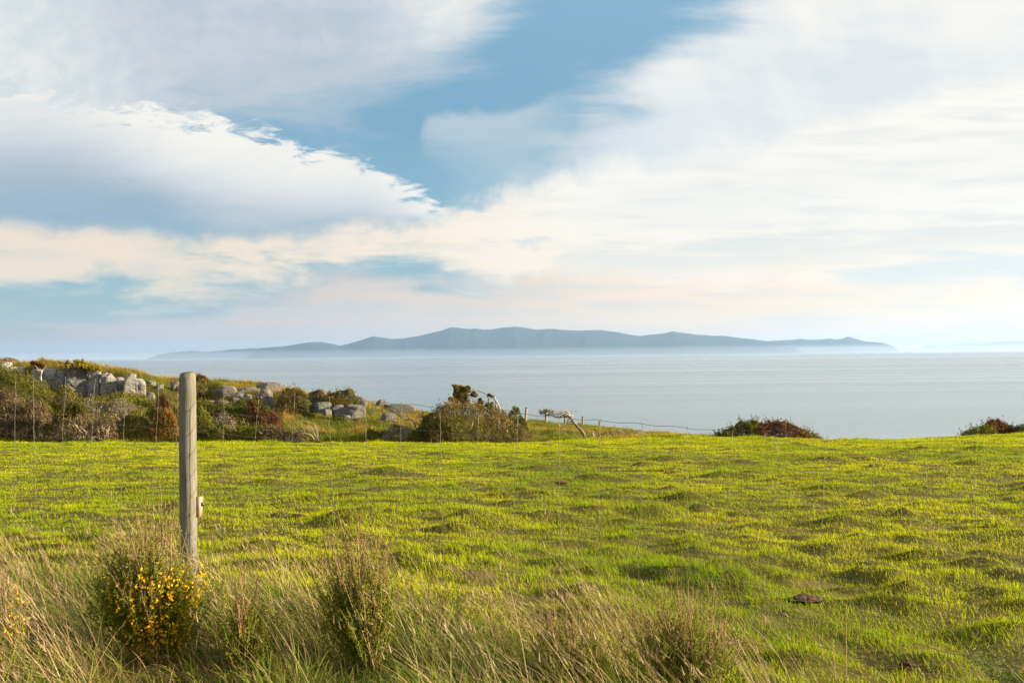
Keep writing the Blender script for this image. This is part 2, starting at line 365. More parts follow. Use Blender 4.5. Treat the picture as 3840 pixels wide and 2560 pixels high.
def fence_y(x): return 6.0 + (x + 1.96) * (-0.272)
def sstep(t, lo, hi):
    t = np.clip((t - lo) / (hi - lo), 0, 1); return t * t * (3 - 2 * t)
# tussocky mounds in the pasture: (x, y, rx, ry, h)
def field_pt(px, py):
    d = CR3 @ np.array([(px - W / 2) / F, -(py - H / 2) / F, -1.0]); t = -d[2] / d[1]; Y = 1.0 / (t - 0.0692); return d[0] / d[1] * Y, Y
mounds = []
for (mx, my, s) in [(1360, 1335, 1), (1690, 1297, 1.1), (1905, 1214, 1), (1095, 1192, 1.3), (800, 1207, 1.2), (520, 1067, 1), (2100, 1307, 1.1), (2320, 1338, 1), (1365, 1090, 1.3),
                    (1480, 1163, 1.2), (890, 1082, 1.3), (1885, 1107, 1), (1425, 1378, 1.5), (2115, 1140, 1), (2225, 1062, 1), (812, 1292, 1), (1565, 1132, 1), (1530, 1052, 1.2), (1665, 1082, 1.1),
                    (1370, 1165, 1), (1090, 1440, 1.3), (620, 1105, 1), (300, 1120, 1), (1010, 1040, 1), (2250, 1030, 1), (1900, 1050, 1), (1230, 1070, 1), (1750, 1180, 1), (1600, 1215, .8),
                    (2020, 1240, .9), (1850, 1420, 1.1), (2150, 1400, 1), (1690, 1395, 1), (1480, 1270, .9), (1130, 1260, .9), (700, 1150, .9), (2290, 1180, 1), (1260, 1135, .8)]:
    X, Y = field_pt(mx * 1.6327, my * 1.6327 + 8); r = (0.11 + 0.0080 * Y) * s
    mounds.append((X, Y, r * 1.5, r, (0.055 + 0.0024 * Y) * s))
for k in range(800):
    Y = 1 / random.uniform(1 / 60, 1 / 6.6); X = random.uniform(-0.62, 0.62) * Y
    if Y < fence_y(X) + 0.9: continue
    r = random.uniform(0.05, 0.12) + 0.0038 * Y
    mounds.append((X, Y, r * random.uniform(1.1, 2.0), r, random.uniform(0.014, 0.045) + 0.0011 * Y))
MD = np.array(mounds)
def mound_h(x, y):
    r = np.zeros_like(x); xf = x.ravel(); yf = y.ravel(); rr = np.zeros(len(xf))
    order = np.argsort(yf); ys = yf[order]
    for X, Y, rx, ry, hh in MD:
        i0 = np.searchsorted(ys, Y - 3 * ry); i1 = np.searchsorted(ys, Y + 3 * ry); id_ = order[i0:i1]
        ddx = (xf[id_] - X) / rx; sel = np.abs(ddx) < 3; id_ = id_[sel]
        q = ddx[sel] ** 2 + ((yf[id_] - Y) / ry) ** 2
        rr[id_] += hh * np.exp(-q * (1 + 0.25 * q))
    return rr.reshape(x.shape)
def height(x, y, detail=True, want_mound=False):
    x = np.asarray(x, float); y = np.asarray(y, float)
    v = np.clip(x / np.maximum(y, 1.0), -0.75, 0.75)
    pl = -1.0 - 0.0692 * np.maximum(y, 4.5) - np.clip(0.11 * (x + 0.5), -0.05, 0.34) * np.exp(-np.maximum(y - 5, 0) / 7)
    E = np.interp(v, vg, ZE); Mi = np.interp(v, vg, ZM); C = np.interp(v, vg, ZC); yc = np.interp(v, vg, YC)
    z = pl + (E - (-1.0 - 0.0692 * 60)) * sstep(y, 22, 60)
    t1 = np.clip((y - 60) / 16, 0, 1); zb = E + (Mi - E) * (t1 * 0.8 + 0.2 * t1 * t1)
    t2 = np.clip((y - 76) / (yc - 76), 0, 1); zb = np.where(y > 76, Mi + (C - Mi) * (t2 * 1.5 - 0.5 * t2 * t2), zb)
    zb = np.where(y > yc, C - 0.10 * (y - yc) - 0.012 * (y - yc) ** 2, zb); zb = np.maximum(zb, -70)
    pxv = v * F + W / 2
    led = np.interp(pxv, [100, 150, 460, 560, 640, 780, 830, 1060, 1120, 1180, 1360, 1420], [0, 1.15, 1.1, 0.55, 0, 0, 0.75, 0.75, 0.2, 0.6, 0.6, 0])
    zb = zb + led * sstep(y, 76.6, 78.0) * (1 - sstep(y, 79.0, 83.5))
    z = np.where(y > 60, zb, z)
    mh = None
    if detail:
        near = 1 - sstep(y, 60, 64); mh = mound_h(x, y)
        z = z + near * (mh + 0.085 * (fbm(x * 2.4, y * 2.8, 3, 3) - 0.5) + 0.16 * (fbm(x * 0.22, y * 0.22, 3, 5) - 0.5) * sstep(y, 6, 12))
        z = z + (1 - near) * (0.80 * (fbm(x * 0.55, y * 0.40, 4, 8) - 0.5) + 0.18 * (vn(x * 2.3, y * 1.9, 4) - 0.5))
    return (z, mh) if want_mound else z
nu, nr = 840, 760
uu = np.linspace(-0.95, 0.95, nu); rr = np.exp(np.linspace(math.log(1.0), math.log(300), nr))
YY = np.repeat((rr - 6.0)[:, None], nu, 1); XX = uu[None, :] * rr[:, None]
ZZ = height(XX, YY)
V = np.stack([XX.ravel(), YY.ravel(), ZZ.ravel()], 1)
i = np.arange(nr - 1)[:, None] * nu + np.arange(nu - 1)[None, :]; i = i.ravel()
tag(mesh('ground', V, [np.stack([i, i + 1, i + nu + 1, i + nu], 1)], M_GROUND, smooth=True), 'uneven green pasture sloping down to a rocky rise above the sea', 'ground', kind='structure')
# sea
SEA = -45.0
ys = np.array([90, 400, 1500, 5000, 15000, 28000, 60000.]); xs = np.linspace(-1, 1, 9)
V = np.array([[x * (y * 1.3 + 300), y, SEA] for y in ys for x in xs]); n = len(xs)
i = (np.arange(len(ys) - 1)[:, None] * n + np.arange(n - 1)[None, :]).ravel()
tag(mesh('sea', V, [np.stack([i, i + 1, i + n + 1, i + n], 1)], M_SEA), 'calm pale blue-grey sea', 'sea', kind='structure')

# ------------------------------------------------------------------ far hills across the water
def ridge(name, pts, Yb, depth, label, seed):
    pts = np.array(pts, float) * 1.6327; px = np.arange(pts[0, 0], pts[-1, 0] + 1, 4.0)
    py = np.interp(px, pts[:, 0], pts[:, 1])
    top = np.array([P(a_, b_, Yb) for a_, b_ in zip(px, py)])
    hh = top[:, 2] - SEA + 16 * (fbm(top[:, 0] / 330, top[:, 0] * 0, 4, seed) - 0.5) * 2
    hh *= np.clip((px - px[0]) / 60, 0, 1) * np.clip((px[-1] - px) / 40, 0, 1)
    n = 41; s = np.linspace(-1, 1, n); Vs = []
    for k, sk in enumerate(s):
        yy = Yb + sk * depth * (0.6 + 0.4 * fbm(top[:, 0] / 3000, top[:, 0] * 0 + 3, 2, seed))
        prof = (1 - abs(sk)) ** 0.85 if abs(sk) < 1 else 0
        spur = 1 - (0.20 * np.abs(vn(top[:, 0] / 900, yy / 2500, seed + 2) - 0.5) * 2 + 0.12 * np.abs(vn(top[:, 0] / 350, yy / 900, seed + 4) - 0.5) * 2) * min(1, abs(sk) * 3)
        Vs.append(np.stack([top[:, 0] * yy / Yb, yy, SEA - 3 + (hh + 3) * prof * spur], 1))
    V = np.concatenate(Vs); m = len(px); i = (np.arange(n - 1)[:, None] * m + np.arange(m - 1)[None, :]).ravel()
    return tag(mesh(name, V, [np.stack([i, i + 1, i + m + 1, i + m], 1)], M_HILL, smooth=True), label, 'hills', kind='structure')
ridge('hills', [(560, 805), (600, 799), (650, 795), (680, 790), (710, 786), (738, 785), (760, 789), (780, 793), (800, 789), (830, 781), (858, 772), (875, 774), (900, 778), (930, 777), (960, 771), (1000, 762), (1018, 758), (1035, 751),
                (1060, 754), (1080, 756), (1092, 754), (1110, 757), (1130, 756), (1160, 752), (1185, 750), (1210, 753), (1235, 757), (1260, 755), (1290, 757), (1330, 759), (1380, 758), (1410, 762), (1440, 767), (1470, 771), (1500, 768), (1520, 766),
                (1545, 761), (1575, 765), (1600, 768), (1640, 771), (1670, 772), (1700, 776), (1730, 779), (1760, 783), (1800, 790), (1850, 800)], 25000, 3500, 'long blue island range across the sea', 3)
ridge('hills_1', [(1700, 790), (1740, 785), (1780, 782), (1820, 780), (1840, 778), (1860, 780), (1890, 779), (1905, 777), (1920, 780), (1935, 778), (1948, 773), (1960, 776), (1975, 781), (1990, 785), (2010, 786), (2030, 788), (2050, 793), (2075, 800)], 29000, 1500, 'pale far peak at the right end of the island', 8)
ridge('hills_2', [(330, 822), (345, 815), (400, 809), (450, 806), (480, 808), (520, 803), (560, 801), (600, 799), (640, 797), (680, 800), (720, 806)], 27000, 1500, 'low pale headland at the left end of the island', 12)
ridge('hills_3', [(2085, 800), (2100, 797), (2115, 797), (2130, 791), (2138, 790), (2150, 794), (2170, 794), (2200, 789), (2230, 788), (2260, 789), (2290, 785), (2320, 784), (2352, 782), (2500, 786), (2600, 796)], 52000, 2500, 'faint far islands at the right', 15)

# ------------------------------------------------------------------ haze: one even box of air, and a low bank of sea mist before the island
def vol_mat(name, dens, col, an=0.0):
    m, gg = new_mat(name); v = gg.n.new('ShaderNodeVolumePrincipled'); v.inputs['Color'].default_value = (*col, 1)
    v.inputs['Density'].default_value = dens; v.inputs['Anisotropy'].default_value = an
    o = gg.n.new('ShaderNodeOutputMaterial'); gg.l.new(v.outputs[0], o.inputs['Volume']); return m
def box(name, x0, x1, y0, y1, z0, z1, mat):
    V = [(x, y, z) for z in (z0, z1) for y in (y0, y1) for x in (x0, x1)]
    return mesh(name, V, [[(0, 2, 3, 1), (4, 5, 7, 6), (0, 1, 5, 4), (2, 6, 7, 3), (0, 4, 6, 2), (1, 3, 7, 5)]], mat)
HZ = box('haze', -85000, 85000, -3000, 60500, -72.0, 720.0, vol_mat('haze', 2.5e-5, (0.40, 0.61, 0.92), 0.35))
tag(HZ, 'pale sea haze', 'haze', kind='stuff')
# mist bank: a long low body of vapour lying on the water, thick below and thinning to nothing above
Vm = []; xs = np.linspace(-32000, 32000, 2)
for x in xs: Vm += [(x, 13000, SEA - 2), (x, 22500, 150.0), (x, 38000, SEA - 2)]
MB_ = mesh('sea_mist', Vm, [[(0, 3, 4, 1), (1, 4, 5, 2), (2, 5, 3, 0)], [(0, 1, 2), (3, 5, 4)]], vol_mat('sea_mist', 6e-5, (0.58, 0.68, 0.82), 0.3))
tag(MB_, 'low white mist lying on the sea before the island', 'mist', kind='stuff')

# ------------------------------------------------------------------ grass
def blades(n_pts, x, y, z, L, wid, lean, az, col, yaw, segs=1, tipc=1.25, curl=0.0):
    """ribbon blades; lean (0 upright .. 1 flat) towards azimuth az; returns V, faces, C"""
    n = len(x); rows = []; cols = []
    wx = np.cos(yaw) * wid * 0.5; wy = np.sin(yaw) * wid * 0.5
    for k in range(segs + 1):
        t = k / segs
        th = lean * (0.45 + 0.75 * t) * (math.pi / 2) * (1 + curl * t)
        if k == 0: cx, cy, cz = x.copy(), y.copy(), z.copy()
        else:
            cx = cx + np.sin(th) * np.cos(az) * L / segs; cy = cy + np.sin(th) * np.sin(az) * L / segs; cz = cz + np.cos(th) * L / segs
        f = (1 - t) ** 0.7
        cf = 0.62 + (tipc - 0.62) * t  # base shading put into the blade colour, darkest at the root
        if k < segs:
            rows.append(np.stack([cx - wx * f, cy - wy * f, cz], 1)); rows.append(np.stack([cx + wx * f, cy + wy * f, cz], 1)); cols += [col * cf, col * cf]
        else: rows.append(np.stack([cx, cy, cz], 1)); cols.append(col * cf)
    V = np.stack(rows, 1).reshape(-1, 3); C = np.stack(cols, 1).reshape(-1, 3); m = 2 * segs + 1; b0 = np.arange(n) * m
    Fs = [np.stack([b0 + 2 * segs - 2, b0 + 2 * segs - 1, b0 + 2 * segs], 1)]
    if segs > 1: Fs.append(np.concatenate([np.stack([b0 + 2 * k, b0 + 2 * k + 1, b0 + 2 * k + 3, b0 + 2 * k + 2], 1) for k in range(segs - 1)]))
    return V, Fs, C
def mixc(t, A, B): return np.asarray(A)[None, :] * (1 - t)[:, None] + np.asarray(B)[None, :] * t[:, None]
G_YEL = (0.45, 0.475, 0.004); G_GRN = (0.19, 0.29, 0.004); G_DRY = (0.30, 0.21, 0.07); G_BRN = (0.16, 0.09, 0.035)
def field_grass():
    N = 980000
    q = RNG.random(N); Y0, Y1 = 3.4, 63.0; Y = (math.sqrt(Y0) + q * (math.sqrt(Y1) - math.sqrt(Y0))) ** 2
    X = RNG.uniform(-0.61, 0.61, N) * (Y + 2.6)
    keep = Y > fence_y(X) - 0.1 - 1.7 * sstep(X, -1.6, 0.2); X, Y = X[keep], Y[keep]
    z, mh = height(X, Y, want_mound=True); n = len(X)
    patch = fbm(X * 0.5, Y * 0.35, 4, 21); p2 = fbm(X * 2.2, Y * 1.8, 3, 31)
    # blades thinned so dark ground shows, standing in for shade between clumps
    keep = RNG.random(n) < np.clip(0.65 + (p2 - 0.40) * 3.0 + mh * 8, 0.38, 1); X, Y, z, mh, patch, p2 = [q_[keep] for q_ in (X, Y, z, mh, patch, p2)]; n = len(X)
    mm = np.clip(mh / 0.12, 0, 1.3)
    L = (0.034 + 0.00080 * Y) * (0.55 + 0.7 * RNG.random(n)) * (1 + 0.8 * mm) * (0.7 + 0.7 * p2) * np.clip(0.30 + 1.4 * fbm(X * 5.5 / (1 + Y * 0.035), Y * 4.5 / (1 + Y * 0.035), 2, 77), 0.4, 1.4)
    wid = np.maximum(0.0045, 0.00050 * Y) * (0.8 + 0.7 * RNG.random(n))
    L *= 1 + 1.1 * sstep(Y, 50, 58) * (fbm(X * 0.5, Y * 0.2, 3, 83) > 0.55)
    az = RNG.normal(math.pi, 1.2, n); lean = np.clip(RNG.normal(0.32, 0.16, n), 0.02, 0.8)
    col = mixc(np.clip(0.25 + (patch - 0.5) * 2.2 + 0.55 * RNG.random(n) * 0.8 + mm * 0.35, 0, 1), G_YEL, G_GRN)
    r = RNG.random(n); d = r < np.clip(0.09 + (p2 < 0.42) * 0.20 - mm * 0.08, 0.02, 1); col[d] = np.array(G_DRY) * (0.6 + 0.5 * RNG.random(d.sum()))[:, None]
    d = r > 0.955 - 0.12 * (fbm(X * 0.9, Y * 0.7, 3, 91) > 0.60); col[d] = G_BRN
    col = col * (0.75 + 0.5 * RNG.random(n))[:, None]
    near = Y < 14
    a_ = Acc()
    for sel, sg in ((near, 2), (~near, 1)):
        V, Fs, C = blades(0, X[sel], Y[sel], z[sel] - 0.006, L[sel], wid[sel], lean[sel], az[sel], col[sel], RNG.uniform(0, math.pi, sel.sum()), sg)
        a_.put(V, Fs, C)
    tag(a_.build('pasture_grass', M_GRASS), 'short grazed bright green pasture grass with tussocks', 'grass', kind='stuff')
field_grass()
def hill_grass():
    N = 330000
    Y = RNG.uniform(60, 112, N); v = RNG.uniform(-0.6, 0.26, N); X = v * Y; z = height(X, Y); n = N
    slope = fbm(X * 0.35, Y * 0.3, 4, 41); p2 = fbm(X * 1.4, Y * 1.2, 3, 44)
    crest = sstep(Y, 74, 84) * (v < 0.0)
    L = (0.13 + 0.16 * RNG.random(n)) * (0.35 + 1.4 * p2) * (1 + 0.5 * (v < -0.12)); tall = RNG.random(n) < 0.012; L[tall] *= 2.8
    wid = 0.030 * (0.7 + 0.6 * RNG.random(n)); wid[tall] *= 0.5
    dry = np.clip((slope - 0.45) * 4 + crest * 0.75 + RNG.normal(0, 0.18, n), 0, 1)
    col = mixc(dry, (0.15, 0.185, 0.012), (0.36, 0.235, 0.045)); col[tall] = (0.50, 0.38, 0.22)
    dk = RNG.random(n) < 0.2; col[dk] *= 0.55
    sc_ = (v < -0.23) & (Y < 78.0) & (RNG.random(n) < 0.8); col[sc_] = mixc(RNG.random(sc_.sum()), (0.05, 0.048, 0.012), (0.15, 0.12, 0.03))
    col *= (0.75 + 0.5 * RNG.random(n))[:, None]
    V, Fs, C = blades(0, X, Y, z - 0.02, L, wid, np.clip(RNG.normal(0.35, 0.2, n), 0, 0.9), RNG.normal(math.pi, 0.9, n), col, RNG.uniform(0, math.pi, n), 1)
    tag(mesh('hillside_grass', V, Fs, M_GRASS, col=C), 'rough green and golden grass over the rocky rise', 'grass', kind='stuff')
hill_grass()
def verge_grass():
    a_ = Acc()
    # dense matted under-layer, green and straw mixed, thrown over to the left
    N = 85000
    Y = 2.6 + (RNG.random(N) ** 0.8) * 4.6; X = RNG.uniform(-0.66, 0.66, N) * (Y + 0.3)
    fy = fence_y(X); edge = fy + 0.05 - 0.35 * np.exp(-((X + 1.75) / 0.45) ** 2) + 0.8 * (fbm(X * 1.5, Y * 0 + 2, 3, 51) - 0.5) - 0.75 * sstep(X, -1.7, -0.2) - 0.7 * sstep(X, 0.3, 1.6)
    keep = (Y < edge) & (RNG.random(N) < 1.0 - 0.55 * sstep(X / Y, 0.1, 0.35)); X, Y = X[keep], Y[keep]; n = len(X); z = height(X, Y)
    cl = fbm(X * 2.2, Y * 2.2, 3, 55); cl2 = vn(X * 1.1, Y * 1.1, 57)
    thin = np.clip((fence_y(X) + 0.0 - Y) * 1.1, 0.15, 1)
    L = (0.14 + 0.26 * RNG.random(n)) * (0.40 + 1.0 * cl) * (0.5 + 0.5 * thin) * (1 - 0.35 * sstep(X / Y, -0.05, 0.35))
    L *= 1 - 0.60 * (np.exp(-(((X / Y + 0.33) / 0.085) ** 2) ** 2) * (Y < 4.35)) - 0.5 * (np.exp(-(((X / Y + 0.154) / 0.05) ** 2) ** 2) * (Y < 4.2))
    wid = 0.0036 + 0.0050 * RNG.random(n) ** 1.5
    straw = RNG.random(n) < np.clip(0.40 + (cl2 - 0.5) * 0.9, 0.1, 0.85)
    col = mixc(RNG.random(n), (0.05, 0.075, 0.008), (0.21, 0.26, 0.018)); k = straw.sum()
    col[straw] = mixc(RNG.random(k) ** 1.3, (0.07, 0.042, 0.016), (0.38, 0.255, 0.10)); wid[straw] *= 0.65; L[straw] *= 1.15
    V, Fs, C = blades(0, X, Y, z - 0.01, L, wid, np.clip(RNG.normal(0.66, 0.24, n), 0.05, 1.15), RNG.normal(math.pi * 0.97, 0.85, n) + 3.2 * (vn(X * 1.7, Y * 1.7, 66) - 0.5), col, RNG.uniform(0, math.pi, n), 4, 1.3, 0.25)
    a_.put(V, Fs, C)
    o = tag(a_.build('verge_grass', M_DRY), 'long matted green and straw grass along the near side of the fence', 'grass', kind='stuff')
    # tall dry stalks leaning left, in bunches
    a_ = Acc(); n = 3600
    bx = RNG.uniform(-0.6, 0.62, 190); byy = RNG.uniform(3.2, 6.3, 190); w = RNG.integers(0, 190, n)
    Y = byy[w] + RNG.normal(0, 0.09, n); X = bx[w] * byy[w] + RNG.normal(0, 0.10, n); keep = (Y < fence_y(X) + 0.15 - 0.6 * sstep(X, -1.5, 0.3)) & ~((np.abs(X / Y + 0.31) < 0.085) & (Y < 4.3)) & ~((np.abs(X / Y + 0.13) < 0.045) & (Y < 4.0)) & (RNG.random(n) < 1 - 0.6 * sstep(X / Y, 0.1, 0.3)); X, Y, w = X[keep], Y[keep], w[keep]; n = len(X); z = height(X, Y)
    ln = 0.50 + 0.14 * np.sin(bx * 40); lean = np.clip(ln[w] + RNG.normal(0, 0.10, n), 0.08, 1.0)
    L = RNG.uniform(0.28, 0.60, n) * (0.8 + 0.4 * RNG.random(190))[w]
    col = mixc(RNG.random(n), (0.24, 0.165, 0.075), (0.58, 0.44, 0.23))
    V, Fs, C = blades(0, X, Y, z, L, 0.0024 + 0.0032 * RNG.random(n) ** 2, lean, RNG.normal(math.pi, 0.42, n), col, RNG.uniform(0, math.pi, n), 5, 1.05, 0.12)
    a_.put(V, Fs, C)
    # seed heads: short tufts at the tips
    tip = V.reshape(n, 11, 3)[:, 10]; prev = V.reshape(n, 11, 3)[:, 8]; sel = RNG.random(n) < 0.5; tip, prev = tip[sel], prev[sel]; d = tip - prev; d /= np.linalg.norm(d, axis=1)[:, None]
    for q in range(4):
        s_ = tip - d * RNG.uniform(0.0, 0.07, len(d))[:, None]; m = len(d)
        az = np.arctan2(d[:, 1], d[:, 0]) + RNG.normal(0, 0.5, m)
        V2, F2, C2 = blades(0, s_[:, 0], s_[:, 1], s_[:, 2], np.full(m, 0.035), np.full(m, 0.005), np.clip(RNG.normal(0.35, 0.2, m), 0, 1), az, mixc(RNG.random(m), (0.30, 0.20, 0.11), (0.50, 0.38, 0.24)), RNG.uniform(0, 3, m), 1)
        a_.put(V2, F2, C2)
    tag(a_.build('dry_grass', M_DRY), 'tall pale dry grass stalks leaning left along the fence', 'grass', kind='stuff')
verge_grass()

# ------------------------------------------------------------------ near fence
def near_fence():
    px0, Y0 = 704, 6.0
    top = P(703, 1399, Y0); gx, gy = P(708, 2200, Y0)[0], Y0; gz = float(height(np.array([gx]), np.array([gy]))[0])
    root = tag(empty('wire_fence', (gx, gy, gz)), 'near sheep netting fence hung on one weathered round wooden post', 'fence')
    # post
    a_ = Acc(); n = 48; S = 40; hgt = top[2] - gz + 0.25; V = []; axis = np.array([top[0] - gx, top[1] - gy])
    for k in range(n + 1):
        t = k / n; r = 0.0475 + 0.004 * math.sin(t * 2.6) - 0.002 * t
        if k == n: r -= 0.004
        if k == n - 1: r -= 0.0005
        for j in range(S):
            an = j * 2 * math.pi / S; rj = r * (1 + 0.02 * math.sin(an * 2 + 1 + t) + 0.02 * (vn(math.cos(an) * 1.5 + 5, math.sin(an) * 1.5 + t * 9, 2) - 0.5))
            ztop = 0.010 * math.sin(an + 0.5) + 0.005 * vn(math.cos(an) * 4 + 8, math.sin(an) * 4, 6) if k == n else 0
            V.append((gx + axis[0] * t + rj * math.cos(an), gy + axis[1] * t + rj * math.sin(an), gz - 0.25 + hgt * t + ztop))
    V.append((top[0], top[1], top[2] + 0.002)); Fq = []
    for k in range(n):
        for j in range(S): Fq.append((k * S + j, k * S + (j + 1) % S, (k + 1) * S + (j + 1) % S, (k + 1) * S + j))
    Ft = [(n * S + j, n * S + (j + 1) % S, len(V) - 1) for j in range(S)]
    post = mesh('post', V, [Fq, Ft], M_POST, root, smooth=True)
    # offset block and insulator on the right side
    b0 = P(747, 1898, 6.01); bx, by, bz = b0; a_ = Acc()
    prof = [(-0.013, -0.058), (0.010, -0.060), (0.017, 0.056), (-0.011, 0.060)]
    bev = []
    for yy in (-0.022, 0.022):
        for (qx, qz) in prof: bev.append((bx + qx + (0.0005 if yy > 0 else 0), by + yy, bz + qz))
    a_.put(bev, [np.array([(0, 1, 2, 3), (7, 6, 5, 4), (0, 4, 5, 1), (1, 5, 6, 2), (2, 6, 7, 3), (3, 7, 4, 0)])], (0.9, 0.8, 0.62))
    blk = a_.build('wooden_block', M_POST2, root)
    a_ = Acc(); ic = P(761, 1889, 6.01)
    a_.tube([(ic[0] - 0.012, ic[1], ic[2]), (ic[0] - 0.004, ic[1], ic[2]), (ic[0] - 0.003, ic[1], ic[2]), (ic[0] + 0.003, ic[1], ic[2]), (ic[0] + 0.004, ic[1], ic[2]), (ic[0] + 0.009, ic[1], ic[2])], [0.006, 0.006, 0.013, 0.014, 0.008, 0.007], 12, (0.015, 0.015, 0.016))
    a_.build('insulator', M_PLASTIC, root, smooth=True)
    # wires
    offs = [0.0, 0.137, 0.262, 0.386, 0.510, 0.625, 0.745, 0.862, 0.985]
    def wz(x, k):           # height of wire k at plan x
        # top wire measured off the photo: depth under the eye
        base = np.interp(x, [-3.6, -2.93, -1.96, -0.86, 1.15, 1.83, 2.6, 3.2], [0.09, 0.12, 0.192, 0.262, 0.42, 0.535, 0.68, 0.80])
        return -(base + offs[k] * np.interp(x, [-3.3, -1.96, 2.5], [0.97, 1.0, 1.05]))
    for k in range(9):
        xs = np.linspace(-4.1, 3.4, 260); ys = fence_y(xs) + 0.062 + 0.006 * np.sin(xs * 5 + k)
        zs = wz(xs, k) + 0.0035 * np.sin(xs * 31 + k * 2) + 0.006 * (fbm(xs * 1.3, xs * 0 + k, 2, 61) - 0.5)
        a_ = Acc(); a_.tube(np.stack([xs, ys, zs], 1), 0.0013, 5, (0.16, 0.135, 0.12)); a_.build('line_wire', M_WIRE, root)
    st = [-3.96, -3.76, -3.56]
    for spx in [-60, 40, 105, 229, 339, 456, 580, 652, 828, 959, 1094, 1225, 1361, 1500, 1643, 1790, 1940, 2095, 2252, 2413, 2580, 2753, 2923, 3102, 3291, 3485, 3673, 3860]:
        v = (spx - W / 2) / F; x = v * (6.0 - 0.272 * 1.96) / (1 + 0.272 * v); st.append(x)
    for x in st:
        a_ = Acc(); p = []; lean = random.uniform(-0.012, 0.004)
        for k in range(9):
            for f in (0, 0.5):
                if k == 8 and f: continue
                z_ = wz(x, k) * (1 - f) + wz(x, min(8, k + 1)) * f; p.append((x + lean * (k + f) + random.uniform(-0.003, 0.003), fence_y(x) + 0.066 + random.uniform(-0.002, 0.002), z_ + (0.006 if k == 0 and f == 0 else 0)))
        a_.tube(p, 0.0012, 5, (0.15, 0.14, 0.10))
        for k in range(9):
            q = p[2 * k]; a_.tube([(q[0], q[1] - 0.001, q[2] - 0.0055), (q[0], q[1] - 0.001, q[2]), (q[0], q[1] - 0.001, q[2] + 0.0055)], [0.0013, 0.0024, 0.0013], 6, (0.15, 0.15, 0.12))
        a_.build('stay_wire', M_WIRE, root)
m_p2, gg = new_mat('sawn_wood'); t = gg.n.new('ShaderNodeTexCoord').outputs['Object']; n2 = gg.noise(gg.mapping(t, scale=(1, 1, 0.06)), 160, 4, 0.6)
out(gg, prin(gg, gg.mix(n2, (0.28, 0.21, 0.13), (0.42, 0.33, 0.22)), 0.8, 0.2)); M_POST2 = m_p2
near_fence()

# ------------------------------------------------------------------ far fence on the crest
def far_fence():
    spec = [(1859, 1516, 1540, 86), (1888, 1534, 1572, 87.5), (1974, 1525, 1576, 89.5), (2048, 1540, 1585, 92), (2119, 1552, 1590, 95), (2185, 1560, 1601, 98), (2248, 1578, 1612, 101.5), (2305, 1593, 1620, 105), (2360, 1606, 1628, 109)]
    p0 = P(1974, 1576, 89.5); root = tag(empty('post_and_wire_fence', p0), 'distant post and netting fence running down the crest before the sea', 'fence')
    tops = []
    for k, (px, yt, yb, Y) in enumerate(spec):
        tp = P(px, yt, Y); x, y = tp[0], tp[1]; tops.append(tp)
        lx = 0.12 if k == 2 else random.uniform(-0.02, 0.03); r = 0.11 if k != 7 else 0.045; r = 0.09 if k == 1 else r
        a_ = Acc(); p = [(x - lx + lx * t, y, tp[2] - 1.6 + 1.6 * t) for t in np.linspace(0, 1, 7)]
        a_.tube(p, [r, r, r * 1.02, r, r * 0.98, r * 0.97, r * 0.93], 12, (0.25, 0.22, 0.17)); a_.tube([(x + r * 0.7, y - r * 0.7, tp[2] - 0.10), (x + r * 1.1, y - r * 0.9, tp[2] - 0.10)], 0.04, 6, (0.03, 0.03, 0.03))
        a_.build('post', M_BARK, root)
    tops = np.array(tops[1:]); xs = np.linspace(0, len(tops) - 1, 60)
    def at(s, dz): return np.stack([np.interp(s, range(len(tops)), tops[:, 0]), np.interp(s, range(len(tops)), tops[:, 1]), np.interp(s, range(len(tops)), tops[:, 2]) - dz - 0.03 * np.sin(np.pi * (s % 1))], 1)
    for dz in (0.12, 0.40, 0.55, 0.70, 0.85, 1.0):
        a_ = Acc(); a_.tube(at(xs, dz), 0.004, 4, (0.14, 0.15, 0.15)); a_.build('line_wire', M_WIRE, root)
    for s in np.linspace(0.05, len(tops) - 1.05, 60):
        a_ = Acc(); a_.tube(np.concatenate([at(np.array([s]), 0.40), at(np.array([s]), 1.05)]), 0.0045, 4, (0.16, 0.17, 0.17)); a_.build('stay_wire', M_WIRE, root)
far_fence()

